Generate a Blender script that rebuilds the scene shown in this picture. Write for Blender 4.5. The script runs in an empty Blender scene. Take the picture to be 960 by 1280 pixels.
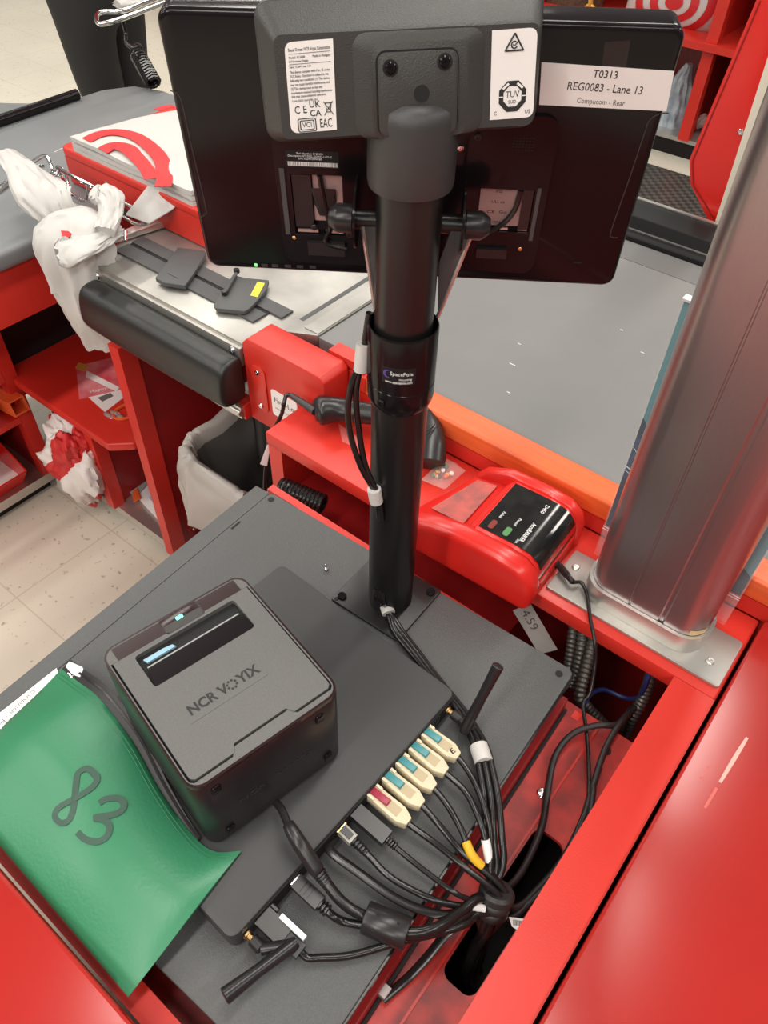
import bpy, bmesh, math, random
from mathutils import Matrix, Vector, noise
random.seed(7)
V = Vector
sc = bpy.context.scene
COL = sc.collection
R = math.radians

# ------------------------------------------------------------------ camera
F = 962.0
ROT = Matrix.Rotation(R(37.23), 3, 'Z') @ Matrix.Rotation(R(42.93), 3, 'X') @ Matrix.Rotation(R(1.9935), 3, 'Z')
CAMP = V((0, 0, 1.65))
cam_data = bpy.data.cameras.new('camera')
cam = bpy.data.objects.new('camera', cam_data)
COL.objects.link(cam)
cam.matrix_world = Matrix.Translation(CAMP) @ ROT.to_4x4()
cam_data.sensor_fit = 'AUTO'
cam_data.sensor_width = 36.0
cam_data.lens = F / 1280 * 36.0
cam_data.clip_start = 0.01
sc.camera = cam

# ------------------------------------------------------------------ world, lights, exposure
w = bpy.data.worlds.new('store_ambient')
sc.world = w
w.use_nodes = True
bg = w.node_tree.nodes['Background']
bg.inputs[0].default_value = (1.0, 0.95, 0.90, 1)
bg.inputs[1].default_value = 0.17
sc.view_settings.view_transform = 'Standard'
sc.view_settings.look = 'None'
sc.view_settings.gamma = 1.0
sc.view_settings.use_curve_mapping = False
sc.view_settings.exposure = 0.0

def ceiling_lamp(x, y, power, lx=0.35, ly=2.4, z=4.2):
    d = bpy.data.lights.new('ceiling_lamp', 'AREA')
    d.shape = 'RECTANGLE'; d.size = lx; d.size_y = ly
    d.energy = power; d.color = (1.0, 0.95, 0.88)
    o = bpy.data.objects.new('ceiling_lamp', d)
    COL.objects.link(o); o.location = (x, y, z)
    return o
for lx_ in (-6.0, -3.2, -0.4, 2.4):
    for ly_ in (-4.8, -1.6, 1.6, 4.8):
        ceiling_lamp(lx_, ly_, 110 if ly_ < -4 else 56)  # rearmost row, added and stronger, brightens faces turned to the camera

# ------------------------------------------------------------------ pixel helpers (a photo pixel at a known height / plane -> a point)
def ray(px, py):
    return ROT @ V(((px - 480) / F, -(py - 640) / F, -1.0))
def P(px, py, z):
    d = ray(px, py); return CAMP + d * ((z - CAMP.z) / d.z)
def PY(px, py, y):
    d = ray(px, py); return CAMP + d * ((y - CAMP.y) / d.y)
def PX(px, py, x):
    d = ray(px, py); return CAMP + d * ((x - CAMP.x) / d.x)
def PM(px, py, M, n=0.0):
    """pixel -> point on the local z=n plane of frame M, in local coords"""
    o = M @ V((0, 0, n)); nn = M.to_3x3() @ V((0, 0, 1)); d = ray(px, py)
    q = CAMP + d * ((o - CAMP).dot(nn) / d.dot(nn))
    return M.inverted() @ q

# ------------------------------------------------------------------ materials
def mat(name, col, rough=0.5, metal=0.0, bump=0.0, bscale=600, var=0.0, vscale=20, coat=0.0, alpha=1.0, trans=0.0, emit=None, es=1.0, spec=0.5, stretch=None, col2=None):
    m = bpy.data.materials.new(name); m.use_nodes = True
    nt = m.node_tree; b = nt.nodes['Principled BSDF']
    b.inputs['Base Color'].default_value = (*col, 1)
    b.inputs['Roughness'].default_value = rough
    b.inputs['Metallic'].default_value = metal
    b.inputs['Specular IOR Level'].default_value = spec
    b.inputs['Coat Weight'].default_value = coat
    b.inputs['Coat Roughness'].default_value = 0.08
    b.inputs['Alpha'].default_value = alpha
    b.inputs['Transmission Weight'].default_value = trans
    if emit:
        b.inputs['Emission Color'].default_value = (*emit, 1); b.inputs['Emission Strength'].default_value = es
    tc = nt.nodes.new('ShaderNodeTexCoord')
    src = tc.outputs['Object']
    if stretch:
        mp = nt.nodes.new('ShaderNodeMapping'); mp.inputs['Scale'].default_value = stretch
        nt.links.new(src, mp.inputs[0]); src = mp.outputs[0]
    if bump:
        n = nt.nodes.new('ShaderNodeTexNoise'); n.inputs['Scale'].default_value = bscale; n.inputs['Detail'].default_value = 2
        bp = nt.nodes.new('ShaderNodeBump'); bp.inputs['Strength'].default_value = bump; bp.inputs['Distance'].default_value = 0.001
        nt.links.new(src, n.inputs['Vector']); nt.links.new(n.outputs['Fac'], bp.inputs['Height']); nt.links.new(bp.outputs[0], b.inputs['Normal'])
    if var or col2:
        n = nt.nodes.new('ShaderNodeTexNoise'); n.inputs['Scale'].default_value = vscale; n.inputs['Detail'].default_value = 5
        r = nt.nodes.new('ShaderNodeValToRGB')
        c2 = col2 or tuple(c * (1 - var) for c in col)
        r.color_ramp.elements[0].position = 0.35; r.color_ramp.elements[1].position = 0.65
        r.color_ramp.elements[0].color = (*c2, 1); r.color_ramp.elements[1].color = (*col, 1)
        nt.links.new(src, n.inputs['Vector']); nt.links.new(n.outputs['Fac'], r.inputs[0]); nt.links.new(r.outputs[0], b.inputs['Base Color'])
    return m

M = {}
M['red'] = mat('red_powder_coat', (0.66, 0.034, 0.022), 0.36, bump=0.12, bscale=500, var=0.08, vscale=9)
M['red_gloss'] = mat('red_gloss_laminate', (0.43, 0.020, 0.015), 0.2, var=0.12, vscale=4, bump=0.03, bscale=200)
M['red_worn'] = mat('red_worn_paint', (0.50, 0.035, 0.028), 0.42, bump=0.15, bscale=90, col2=(0.26, 0.02, 0.018), vscale=38)
M['red_shade'] = mat('red_paint_in_shade', (0.34, 0.012, 0.012), 0.4, var=0.2, vscale=12)  # the red coat darkened; shade put into the colour of inner panels
M['red_plastic'] = mat('red_plastic', (0.72, 0.022, 0.016), 0.27, spec=0.6)
M['orange'] = mat('orange_bumper_vinyl', (0.86, 0.14, 0.035), 0.38, var=0.16, vscale=6, stretch=(2, 40, 40))
M['black_tex'] = mat('black_textured_metal', (0.098, 0.101, 0.101), 0.46, bump=0.5, bscale=900, var=0.2, vscale=700)
M['black_mat'] = mat('black_matte_case', (0.042, 0.042, 0.043), 0.42, bump=0.2, bscale=1200)
M['black_side'] = mat('black_smooth_plastic', (0.018, 0.016, 0.017), 0.3)
M['black_gloss'] = mat('black_gloss_plastic', (0.010, 0.007, 0.008), 0.16, spec=0.22)
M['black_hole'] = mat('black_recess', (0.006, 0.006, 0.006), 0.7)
M['black_pole'] = mat('black_pole_paint', (0.010, 0.009, 0.009), 0.33)
M['grey_case'] = mat('dark_grey_moulded_plastic', (0.042, 0.040, 0.038), 0.42, bump=0.3, bscale=900)
M['lid'] = mat('printer_lid_plastic', (0.130, 0.127, 0.123), 0.46, bump=0.35, bscale=900, var=0.12, vscale=500)
M['red_sheen_black'] = mat('printer_gloss_trim', (0.026, 0.010, 0.011), 0.2, spec=0.4)  # gloss black; the red it reflects is put into the colour
M['cable'] = mat('black_cable_jacket', (0.011, 0.010, 0.010), 0.24)
M['cable_m'] = mat('black_cable_soft', (0.02, 0.019, 0.019), 0.45)
M['steel'] = mat('brushed_steel', (0.72, 0.70, 0.66), 0.36, metal=0.85, var=0.14, vscale=14, bump=0.1, bscale=300)
M['steel_top'] = mat('worn_steel_plate', (0.50, 0.485, 0.45), 0.40, metal=0.75, var=0.28, vscale=9)
M['chrome'] = mat('chrome', (0.8, 0.8, 0.8), 0.12, metal=1.0)
M['brass'] = mat('brass', (0.75, 0.52, 0.24), 0.25, metal=1.0)
M['column'] = mat('brushed_aluminium_column', (0.42, 0.365, 0.362), 0.33, metal=0.9, var=0.06, vscale=30, stretch=(60, 60, 1))  # pinkish base stands for reflected red; the aluminium itself is grey
M['belt'] = mat('grey_conveyor_belt', (0.205, 0.205, 0.20), 0.55, bump=0.15, bscale=700, var=0.08, vscale=5)
M['grey_lam'] = mat('grey_laminate', (0.20, 0.21, 0.215), 0.45, var=0.08, vscale=8)
M['grey_dark'] = mat('dark_grey_plastic', (0.075, 0.076, 0.078), 0.5, bump=0.25, bscale=700)
M['white'] = mat('white_paper', (0.88, 0.86, 0.84), 0.6)
M['white_bag'] = mat('white_plastic_film', (0.56, 0.545, 0.52), 0.4, bump=0.35, bscale=40, spec=0.5)
M['white_tag'] = mat('white_tag', (0.82, 0.81, 0.80), 0.45)
M['velcro'] = mat('white_velcro', (0.66, 0.64, 0.61), 0.7, bump=0.6, bscale=1500)
M['ink'] = mat('black_ink', (0.02, 0.02, 0.02), 0.6)
M['ink_grey'] = mat('grey_ink', (0.16, 0.15, 0.15), 0.6)
M['ink_white'] = mat('white_ink', (0.85, 0.85, 0.85), 0.5)
M['green'] = mat('green_vinyl', (0.035, 0.225, 0.108), 0.36, bump=0.25, bscale=260, var=0.10, vscale=6)
M['green_dark'] = mat('green_vinyl_seam', (0.025, 0.19, 0.085), 0.4)
M['marker'] = mat('marker_on_vinyl', (0.035, 0.085, 0.060), 0.5)
M['beige'] = mat('beige_plug_plastic', (0.72, 0.62, 0.43), 0.4)
M['beige2'] = mat('beige_plug_inset', (0.50, 0.40, 0.25), 0.5)
M['teal'] = mat('teal_latch', (0.06, 0.27, 0.29), 0.35)
M['crimson'] = mat('crimson_latch', (0.36, 0.025, 0.06), 0.35)
M['yellow'] = mat('yellow_tag', (0.80, 0.45, 0.02), 0.5)
M['yellow2'] = mat('yellow_sticker', (0.85, 0.75, 0.05), 0.5)
M['led'] = mat('green_led', (0.1, 0.8, 0.5), 0.4, emit=(0.2, 1.0, 0.65), es=1.6)
M['led2'] = mat('green_power_led', (0.1, 0.9, 0.15), 0.4, emit=(0.15, 1.0, 0.15), es=2.0)
M['pink_label'] = mat('pale_pink_label', (0.42, 0.26, 0.25), 0.6)
M['clear'] = mat('clear_film', (0.95, 0.95, 0.95), 0.08, alpha=0.18)
M['acrylic'] = mat('clear_acrylic', (0.9, 0.9, 0.92), 0.05, alpha=0.07)
M['smoke'] = mat('smoky_bin_liner', (0.60, 0.57, 0.53), 0.35, alpha=0.72, bump=0.8, bscale=35)
M['liner_in'] = mat('smoky_bin_liner_inner', (0.35, 0.33, 0.31), 0.35, alpha=0.35, bump=0.5, bscale=35)  # same liner darkened; shade inside the bin is put into the colour
M['teal_print'] = mat('teal_print', (0.11, 0.34, 0.38), 0.3)
M['navy_print'] = mat('navy_print', (0.012, 0.045, 0.085), 0.25)
M['blue_print'] = mat('blue_print', (0.02, 0.08, 0.17), 0.25)
M['purple'] = mat('purple_print', (0.12, 0.06, 0.35), 0.4)
M['red_ink'] = mat('red_print', (0.54, 0.016, 0.02), 0.5)
M['leather'] = mat('black_leather', (0.016, 0.017, 0.016), 0.35, bump=0.35, bscale=350)
M['floor'] = None
M['belt_edge'] = mat('belt_edge_rubber', (0.15, 0.15, 0.148), 0.5)
M['cloth'] = mat('black_trousers', (0.012, 0.012, 0.012), 0.7, bump=0.3, bscale=90)
M['shirt'] = mat('red_shirt', (0.5, 0.03, 0.03), 0.8)
M['skin'] = mat('skin', (0.55, 0.33, 0.24), 0.5)
M['rubber'] = mat('black_rubber', (0.012, 0.012, 0.012), 0.5, spec=0.2)
M['brown'] = mat('brown_bag_canvas', (0.11, 0.065, 0.035), 0.55, col2=(0.05, 0.03, 0.018), vscale=70)
M['gold'] = mat('gold', (0.75, 0.42, 0.08), 0.3, metal=0.3)
M['bluebag'] = mat('pale_blue_film', (0.45, 0.52, 0.56), 0.35, bump=0.6, bscale=50, col2=(0.25, 0.31, 0.36), vscale=25)
M['cream_trim'] = mat('cream_trim', (0.72, 0.66, 0.54), 0.5)
M['conduit'] = mat('dark_conduit', (0.10, 0.095, 0.085), 0.35, metal=0.6)
M['blue_wire'] = mat('blue_wire', (0.012, 0.02, 0.10), 0.4)
M['foil'] = mat('glitter_sweets', (0.55, 0.42, 0.30), 0.3, col2=(0.25, 0.20, 0.09), vscale=130)
M['bluegrey'] = mat('blue_paper', (0.3, 0.5, 0.62), 0.6)
M['pink'] = mat('pink_card', (0.78, 0.30, 0.32), 0.4, col2=(0.62, 0.05, 0.08), vscale=14)
M['tape'] = mat('clear_tape', (0.30, 0.2, 0.2), 0.25, alpha=0.04)
M['pass_green'] = mat('green_lamp_lens', (0.10, 0.28, 0.10), 0.3)
M['fail_red'] = mat('red_lamp_lens', (0.22, 0.035, 0.025), 0.3)
M['lightgrey'] = mat('pale_grey_plastic', (0.33, 0.34, 0.34), 0.45)

def floor_mat():
    m = bpy.data.materials.new('cream_speckled_tile'); m.use_nodes = True
    nt = m.node_tree; b = nt.nodes['Principled BSDF']; b.inputs['Roughness'].default_value = 0.32
    tc = nt.nodes.new('ShaderNodeTexCoord')
    mp = nt.nodes.new('ShaderNodeMapping'); mp.inputs['Location'].default_value = (0.0, 0.06, 0)
    nt.links.new(tc.outputs['Object'], mp.inputs[0])
    n1 = nt.nodes.new('ShaderNodeTexNoise'); n1.inputs['Scale'].default_value = 55; n1.inputs['Detail'].default_value = 3
    n2 = nt.nodes.new('ShaderNodeTexNoise'); n2.inputs['Scale'].default_value = 2.5; n2.inputs['Detail'].default_value = 4
    for n in (n1, n2): nt.links.new(mp.outputs[0], n.inputs['Vector'])
    r1 = nt.nodes.new('ShaderNodeValToRGB')
    e = r1.color_ramp.elements
    e[0].position = 0.27; e[0].color = (0.42, 0.35, 0.24, 1); e[1].position = 0.36; e[1].color = (0.76, 0.715, 0.595, 1)
    nt.links.new(n1.outputs['Fac'], r1.inputs[0])
    mx = nt.nodes.new('ShaderNodeMixRGB'); mx.blend_type = 'MULTIPLY'; mx.inputs[0].default_value = 0.22
    nt.links.new(r1.outputs[0], mx.inputs[1]); nt.links.new(n2.outputs['Fac'], mx.inputs[2])
    br = nt.nodes.new('ShaderNodeTexBrick'); br.offset = 0.0
    br.inputs['Scale'].default_value = 1.0; br.inputs['Brick Width'].default_value = 0.305; br.inputs['Row Height'].default_value = 0.305
    br.inputs['Mortar Size'].default_value = 0.0022; br.inputs['Mortar Smooth'].default_value = 0.3
    nt.links.new(mp.outputs[0], br.inputs['Vector'])
    mx2 = nt.nodes.new('ShaderNodeMixRGB'); mx2.inputs[2].default_value = (0.48, 0.42, 0.32, 1)
    ma = nt.nodes.new('ShaderNodeMath'); ma.operation = 'MULTIPLY'; ma.inputs[1].default_value = 0.6
    nt.links.new(br.outputs['Fac'], ma.inputs[0]); nt.links.new(ma.outputs[0], mx2.inputs[0])
    nt.links.new(mx.outputs[0], mx2.inputs[1]); nt.links.new(mx2.outputs[0], b.inputs['Base Color'])
    return m
M['floor'] = floor_mat()
def mat_rubber_dots():
    m = bpy.data.materials.new('studded_rubber_mat'); m.use_nodes = True
    nt = m.node_tree; b = nt.nodes['Principled BSDF']; b.inputs['Roughness'].default_value = 0.4
    tc = nt.nodes.new('ShaderNodeTexCoord')
    ck = nt.nodes.new('ShaderNodeTexChecker'); ck.inputs['Scale'].default_value = 40
    ck.inputs[1].default_value = (0.075, 0.068, 0.060, 1); ck.inputs[2].default_value = (0.028, 0.026, 0.023, 1)
    nt.links.new(tc.outputs['Object'], ck.inputs[0]); nt.links.new(ck.outputs[0], b.inputs['Base Color'])
    return m
M['studs'] = mat_rubber_dots()

# ------------------------------------------------------------------ mesh builder
ROOTM = {}
def catmull(pts, sub=6):
    pts = [V(p) for p in pts]
    if len(pts) < 3: return pts
    out = []
    ext = [pts[0] * 2 - pts[1]] + pts + [pts[-1] * 2 - pts[-2]]
    for i in range(1, len(ext) - 2):
        p0, p1, p2, p3 = ext[i - 1:i + 3]
        for k in range(sub):
            t = k / sub
            out.append(0.5 * ((2 * p1) + (-p0 + p2) * t + (2 * p0 - 5 * p1 + 4 * p2 - p3) * t * t + (-p0 + 3 * p1 - 3 * p2 + p3) * t ** 3))
    out.append(pts[-1]); return out
def rrect(x0, x1, y0, y1, r, n=5):
    pts = []
    for cx, cy, a in ((x1 - r, y1 - r, 0), (x0 + r, y1 - r, 90), (x0 + r, y0 + r, 180), (x1 - r, y0 + r, 270)):
        for k in range(n + 1):
            t = R(a + 90 * k / n); pts.append((cx + r * math.cos(t), cy + r * math.sin(t)))
    return pts
def circ(cx, cy, r, n=16):
    return [(cx + r * math.cos(2 * math.pi * k / n), cy + r * math.sin(2 * math.pi * k / n)) for k in range(n)]

class MB:
    def __init__(s, Mx=None):
        s.bm = bmesh.new(); s.M = Mx.copy() if Mx else Matrix()
    def add(s, verts, faces, Mx=None):
        T = s.M if Mx is None else Mx
        vs = [s.bm.verts.new(T @ V(v)) for v in verts]
        for f in faces:
            try: s.bm.faces.new([vs[i] for i in f])
            except ValueError: pass
        return s
    def merge(s, tb, bev=0, seg=2, ang=30):
        if bev:
            es = [e for e in tb.edges if len(e.link_faces) == 2 and e.calc_face_angle(0) > R(ang)]
            bmesh.ops.bevel(tb, geom=es, offset=bev, segments=seg, affect='EDGES', profile=0.5, clamp_overlap=True)
        tb.verts.index_update()
        s.add([v.co.copy() for v in tb.verts], [[v.index for v in f.verts] for f in tb.faces]); tb.free(); return s
    def box(s, x0, x1, y0, y1, z0, z1, bev=0, seg=2):
        tb = bmesh.new()
        vs = [tb.verts.new(p) for p in ((x0, y0, z0), (x1, y0, z0), (x1, y1, z0), (x0, y1, z0), (x0, y0, z1), (x1, y0, z1), (x1, y1, z1), (x0, y1, z1))]
        for f in ((3, 2, 1, 0), (4, 5, 6, 7), (0, 1, 5, 4), (1, 2, 6, 5), (2, 3, 7, 6), (3, 0, 4, 7)): tb.faces.new([vs[i] for i in f])
        return s.merge(tb, bev, seg)
    def hexa(s, lo, hi, bev=0):
        """two loops of 4 points"""
        tb = bmesh.new(); a = [tb.verts.new(p) for p in lo]; b = [tb.verts.new(p) for p in hi]
        n = len(a); tb.faces.new(a[::-1]); tb.faces.new(b)
        for i in range(n): tb.faces.new((a[i], a[(i + 1) % n], b[(i + 1) % n], b[i]))
        bmesh.ops.recalc_face_normals(tb, faces=tb.faces)
        return s.merge(tb, bev)
    def prism(s, poly, z0, z1, bev=0, axis='z', seg=2, ang=30, top=None):
        mp = {'z': lambda a, b, c: (a, b, c), 'y': lambda a, b, c: (a, c, b), 'x': lambda a, b, c: (c, a, b)}[axis]
        tb = bmesh.new(); tp = top or poly
        a = [tb.verts.new(mp(p[0], p[1], z0)) for p in poly]; b = [tb.verts.new(mp(p[0], p[1], z1)) for p in tp]
        n = len(a); tb.faces.new(a[::-1]); tb.faces.new(b)
        for i in range(n): tb.faces.new((a[i], a[(i + 1) % n], b[(i + 1) % n], b[i]))
        bmesh.ops.recalc_face_normals(tb, faces=tb.faces)
        return s.merge(tb, bev, seg, ang)
    def holed(s, outer, holes, z0, z1):
        tb = bmesh.new()
        for z, flip in ((z0, True), (z1, False)):
            es = []
            for lp in [outer] + holes:
                vs = [tb.verts.new((p[0], p[1], z)) for p in lp]
                es += [tb.edges.new((vs[i], vs[(i + 1) % len(vs)])) for i in range(len(vs))]
            bmesh.ops.triangle_fill(tb, edges=es, use_beauty=True, use_dissolve=False)
        for lp in [outer] + holes:
            n = len(lp)
            a = [tb.verts.new((p[0], p[1], z0)) for p in lp]; b = [tb.verts.new((p[0], p[1], z1)) for p in lp]
            for i in range(n): tb.faces.new((a[i], a[(i + 1) % n], b[(i + 1) % n], b[i]))
        bmesh.ops.remove_doubles(tb, verts=tb.verts, dist=1e-6)
        bmesh.ops.recalc_face_normals(tb, faces=tb.faces)
        return s.merge(tb)
    def ring(s, loops, caps=True):
        """skin a list of equal-length loops"""
        vs = []; fs = []; n = len(loops[0])
        for lp in loops: vs += [V(p) for p in lp]
        for k in range(len(loops) - 1):
            for i in range(n):
                j = (i + 1) % n; fs.append((k * n + i, k * n + j, (k + 1) * n + j, (k + 1) * n + i))
        if caps:
            fs.append(tuple(range(n))[::-1]); fs.append(tuple(range((len(loops) - 1) * n, len(loops) * n)))
        return s.add(vs, fs)
    def tube(s, pts, r, n=10, smooth=True, sub=6, flat=None, up=None):
        pts = catmull(pts, sub) if smooth else [V(p) for p in pts]
        m = len(pts); rs = r if isinstance(r, (list, tuple)) else None
        loops = []; prev = None
        for i, p in enumerate(pts):
            t = (pts[min(i + 1, m - 1)] - pts[max(i - 1, 0)]).normalized()
            if prev is None:
                u = up or (V((0, 0, 1)) if abs(t.z) < 0.9 else V((1, 0, 0)))
            else: u = prev
            u = (u - t * u.dot(t)).normalized(); prev = u; v = t.cross(u)
            if rs:
                q = i / (m - 1) * (len(rs) - 1); k = min(int(q), len(rs) - 2); rr = rs[k] + (rs[k + 1] - rs[k]) * (q - k)
            else: rr = r
            fu = flat or 1.0
            loops.append([p + (u * math.cos(a) * fu + v * math.sin(a)) * rr for a in [2 * math.pi * k / n for k in range(n)]])
        return s.ring(loops)
    def lathe(s, prof, c=(0, 0, 0), axis=(0, 0, 1), n=24):
        ax = V(axis).normalized(); u = ax.orthogonal().normalized(); v = ax.cross(u); c = V(c)
        return s.ring([[c + ax * z + (u * math.cos(a) + v * math.sin(a)) * max(r, 1e-5) for a in [2 * math.pi * k / n for k in range(n)]] for r, z in prof])
    def cyl(s, c, r, h, axis=(0, 0, 1), n=24, bev=0):
        b = bev or min(r, h) * 0.12
        return s.lathe([(r - b, 0), (r, b), (r, h - b), (r - b, h)], c, axis, n)
    def sphere(s, c, r, sx=1, sy=1, sz=1, nu=16, nv=10):
        c = V(c); loops = []
        for j in range(nv + 1):
            t = math.pi * j / nv; rr = max(math.sin(t), 1e-3)
            loops.append([c + V((r * rr * math.cos(a) * sx, r * rr * math.sin(a) * sy, -r * math.cos(t) * sz)) for a in [2 * math.pi * k / nu for k in range(nu)]])
        return s.ring(loops)
    def grid(s, fn, nu, nv, th=0.0, closed=False):
        vs = [fn(i / nu, j / nv) for j in range(nv + 1) for i in range(nu + 1)]
        fs = [(j * (nu + 1) + i, j * (nu + 1) + i + 1, (j + 1) * (nu + 1) + i + 1, (j + 1) * (nu + 1) + i) for j in range(nv) for i in range(nu)]
        if th:
            off = len(vs); W = nu + 1
            vs2 = [V(v) - V((0, 0, th)) for v in vs]; vs = [V(v) for v in vs] + vs2
            fs += [tuple(off + k for k in f[::-1]) for f in fs]
            bd = [i for i in range(W)] + [j * W + nu for j in range(1, nv + 1)] + [nv * W + i for i in range(nu - 1, -1, -1)] + [j * W for j in range(nv - 1, 0, -1)]
            for k in range(len(bd)):
                a, b = bd[k], bd[(k + 1) % len(bd)]; fs.append((b, a, off + a, off + b))
        return s.add(vs, fs)
    def build(s, name, m, parent=None, label=None, base=None, flat=False, ang=38, kind=None):
        bmesh.ops.recalc_face_normals(s.bm, faces=s.bm.faces)
        me = bpy.data.meshes.new(name); s.bm.to_mesh(me); s.bm.free()
        o = bpy.data.objects.new(name, me); COL.objects.link(o)
        if parent is not None:
            RM = ROOTM[parent.name]; me.transform(RM.inverted()); o.parent = parent; ROOTM[o.name] = RM
        else:
            b = V(base) if base is not None else sum((V(c) for c in o.bound_box), V()) / 8
            if base is None: b.z = min(c[2] for c in o.bound_box)
            T = Matrix.Translation(b); me.transform(T.inverted()); o.location = b; ROOTM[o.name] = T
        me.materials.append(m)
        if not flat and len(me.polygons):
            me.polygons.foreach_set('use_smooth', [True] * len(me.polygons)); me.set_sharp_from_angle(angle=R(ang))
        if label: o['label'] = label
        if kind: o['kind'] = kind
        return o

def thing(name, label, cat, loc=(0, 0, 0), Mx=None, group=None):
    o = bpy.data.objects.new(name, None); COL.objects.link(o)
    T = Mx if Mx is not None else Matrix.Translation(V(loc))
    o.matrix_world = T; ROOTM[o.name] = T.copy(); o.empty_display_size = 0.02
    o['label'] = label; o['category'] = cat
    if group: o['group'] = group
    return o
def tag(o, label, cat, group=None, kind=None):
    o['label'] = label; o['category'] = cat
    if group: o['group'] = group
    if kind: o['kind'] = kind
    return o
def frame(c, u, v):
    u = V(u).normalized(); v = V(v); v = (v - u * v.dot(u)).normalized(); n = u.cross(v)
    T = Matrix((u, v, n)).transposed().to_4x4(); T.translation = V(c); return T
def text(parent, name, body, Mx, m, h=None, width=None, align='CENTER', label=None, depth=0.0002, bold=0.0, warp=None):
    """lettering in the local xy plane of Mx, centred on its origin, h = cap height"""
    cu = bpy.data.curves.new('lettering', 'FONT'); cu.body = body; cu.align_x = align; cu.align_y = 'CENTER'
    cu.extrude = 0.01; cu.resolution_u = 2; cu.space_line = 0.95; cu.offset = bold
    ob = bpy.data.objects.new('lettering', cu)
    me = bpy.data.meshes.new_from_object(ob); bpy.data.objects.remove(ob)
    xs = [v.co.x for v in me.vertices]; wid = max(xs) - min(xs) if xs else 1
    sy = (h / 0.70) if h else width / wid; sx = width / wid if width else sy
    me.transform(Matrix.Diagonal((sx, sy, depth / 0.02 if depth else 0.0, 1)))
    if warp:
        for v_ in me.vertices: v_.co = warp(v_.co)
    else: me.transform(Mx)
    o = bpy.data.objects.new(name, me); COL.objects.link(o); me.name = name
    RM = ROOTM[parent.name]; me.transform(RM.inverted()); o.parent = parent; ROOTM[o.name] = RM
    me.materials.append(m)
    if label: o['label'] = label
    return o
def loc(Mx, x, y, z=0.0, rot=0.0):
    return Mx @ Matrix.Translation(V((x, y, z))) @ Matrix.Rotation(rot, 4, 'Z')
def ribbon(mb, pts, wd, up=V((0, 0, 1)), th=0.0004, sub=8, taper=False):
    pts = catmull(pts, sub); m = len(pts); loops = []
    for i, p in enumerate(pts):
        t = (pts[min(i + 1, m - 1)] - pts[max(i - 1, 0)]).normalized(); sd = t.cross(up).normalized()
        q = wd * (0.7 + 0.3 * math.sin(math.pi * i / (m - 1))) if taper else wd
        loops.append([p + sd * q / 2, p + sd * q / 2 + up * th, p - sd * q / 2 + up * th, p - sd * q / 2])
    mb.ring(loops)
    return mb
def screw(parent, c, r, ax, m=None, name='screw'):
    ax = V(ax).normalized(); c = V(c)
    b = MB().lathe([(r, 0), (r, r * 0.25), (r * 0.75, r * 0.5), (r * 0.35, r * 0.52), (r * 0.3, r * 0.3), (0, r * 0.28)], c, ax, 14)
    return b.build(name, m or M['chrome'], parent)

# ================================================================== SETTING
fl = MB().box(-14, 8, -6, 16, -0.02, 0.0).build('floor', M['floor'], base=(-3, 5, -0.02)); fl['kind'] = 'structure'

# ================================================================== MAIN CHECKOUT COUNTER
ct = thing('checkout_counter', 'red steel checkout counter body framing the black register platform', 'counter', (-0.35, 0.4, 0))
MB().prism([(-0.745, 0.645), (0.038, 0.645), (0.038, 0.80), (-0.745, 0.80)], 0.772, 0.80, 0.004).build('ledge', M['red'], ct)
MB().box(-0.745, -0.715, 0.650, 0.80, 0.0, 0.7715, 0.002).build('end_post', M['red'], ct)
MB().box(-0.715, 0.038, 0.785, 0.80, 0.0, 0.7715).build('back_wall', M['red_shade'], ct)
# cavity floor in the shaded red, its darkness put into the colour
MB().box(-0.714, -0.25, 0.594, 0.784, 0.655, 0.665).build('cavity_floor', M['red_shade'], ct)
b = MB().prism([(0.800, 0.8005), (0.800, 0.829), (0.806, 0.829), (0.806, 0.832), (0.842, 0.832), (0.842, 0.70), (0.812, 0.70), (0.812, 0.8005)], -0.70, 0.9, axis='x')
b.build('bumper_base', M['red'], ct)
MB().prism([(0.797, 0.8325), (0.799, 0.862), (0.803, 0.866), (0.838, 0.870), (0.8425, 0.866), (0.8425, 0.8325)], -0.655, 0.9, 0.0015, axis='x').build('bumper_cap', M['orange'], ct, label='orange bumper cap along the belt edge')
MB().prism([(0.797, 0.8325), (0.799, 0.862), (0.803, 0.866), (0.838, 0.870), (0.8425, 0.866), (0.8425, 0.8325)], -0.70, -0.656, 0.0015, axis='x').build('bumper_end', M['red'], ct)
MB().box(-0.017, 0.037, -0.12, 0.6445, 0.70, 0.80, 0.004).build('side_rail', M['red'], ct)
MB().box(-0.004, 0.030, -0.12, 0.784, 0.0, 0.699).build('side_panel', M['red_shade'], ct)
hole = rrect(-0.060, -0.0195, 0.205, 0.405, 0.012)
MB().holed([(-0.66, -0.02), (-0.0175, -0.02), (-0.0175, 0.5765), (-0.66, 0.5765)], [hole], 0.714, 0.72).build('cable_tray', M['red_worn'], ct, label='scuffed red cable tray with a cut-out')
b = MB()
b.box(-0.0655, -0.0625, 0.41, 0.577, 0.7201, 0.7222, 0.0006); b.box(-0.0655, -0.0625, -0.02, 0.200, 0.7201, 0.7222, 0.0006)
b.box(-0.0655, -0.0625, 0.20, 0.41, 0.7201, 0.7222, 0.0006)
b.build('tray_fold', M['red'], ct)
MB().box(-0.64, -0.006, 0.022, 0.553, 0.50, 0.52).build('hole_shade_plate', M['black_hole'], ct)  # black plate added so the tray cut-out looks dark inside
MB().holed([(-0.1, 0.558), (-0.09, 0.558), (-0.09, 0.57), (-0.1, 0.57)], [], 0.7202, 0.7206).build('tray_tab', M['red'], ct)
MB().cyl((-0.040, 0.545, 0.7201), 0.006, 0.0006, n=16).build('tray_hole', M['black_hole'], ct)
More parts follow.
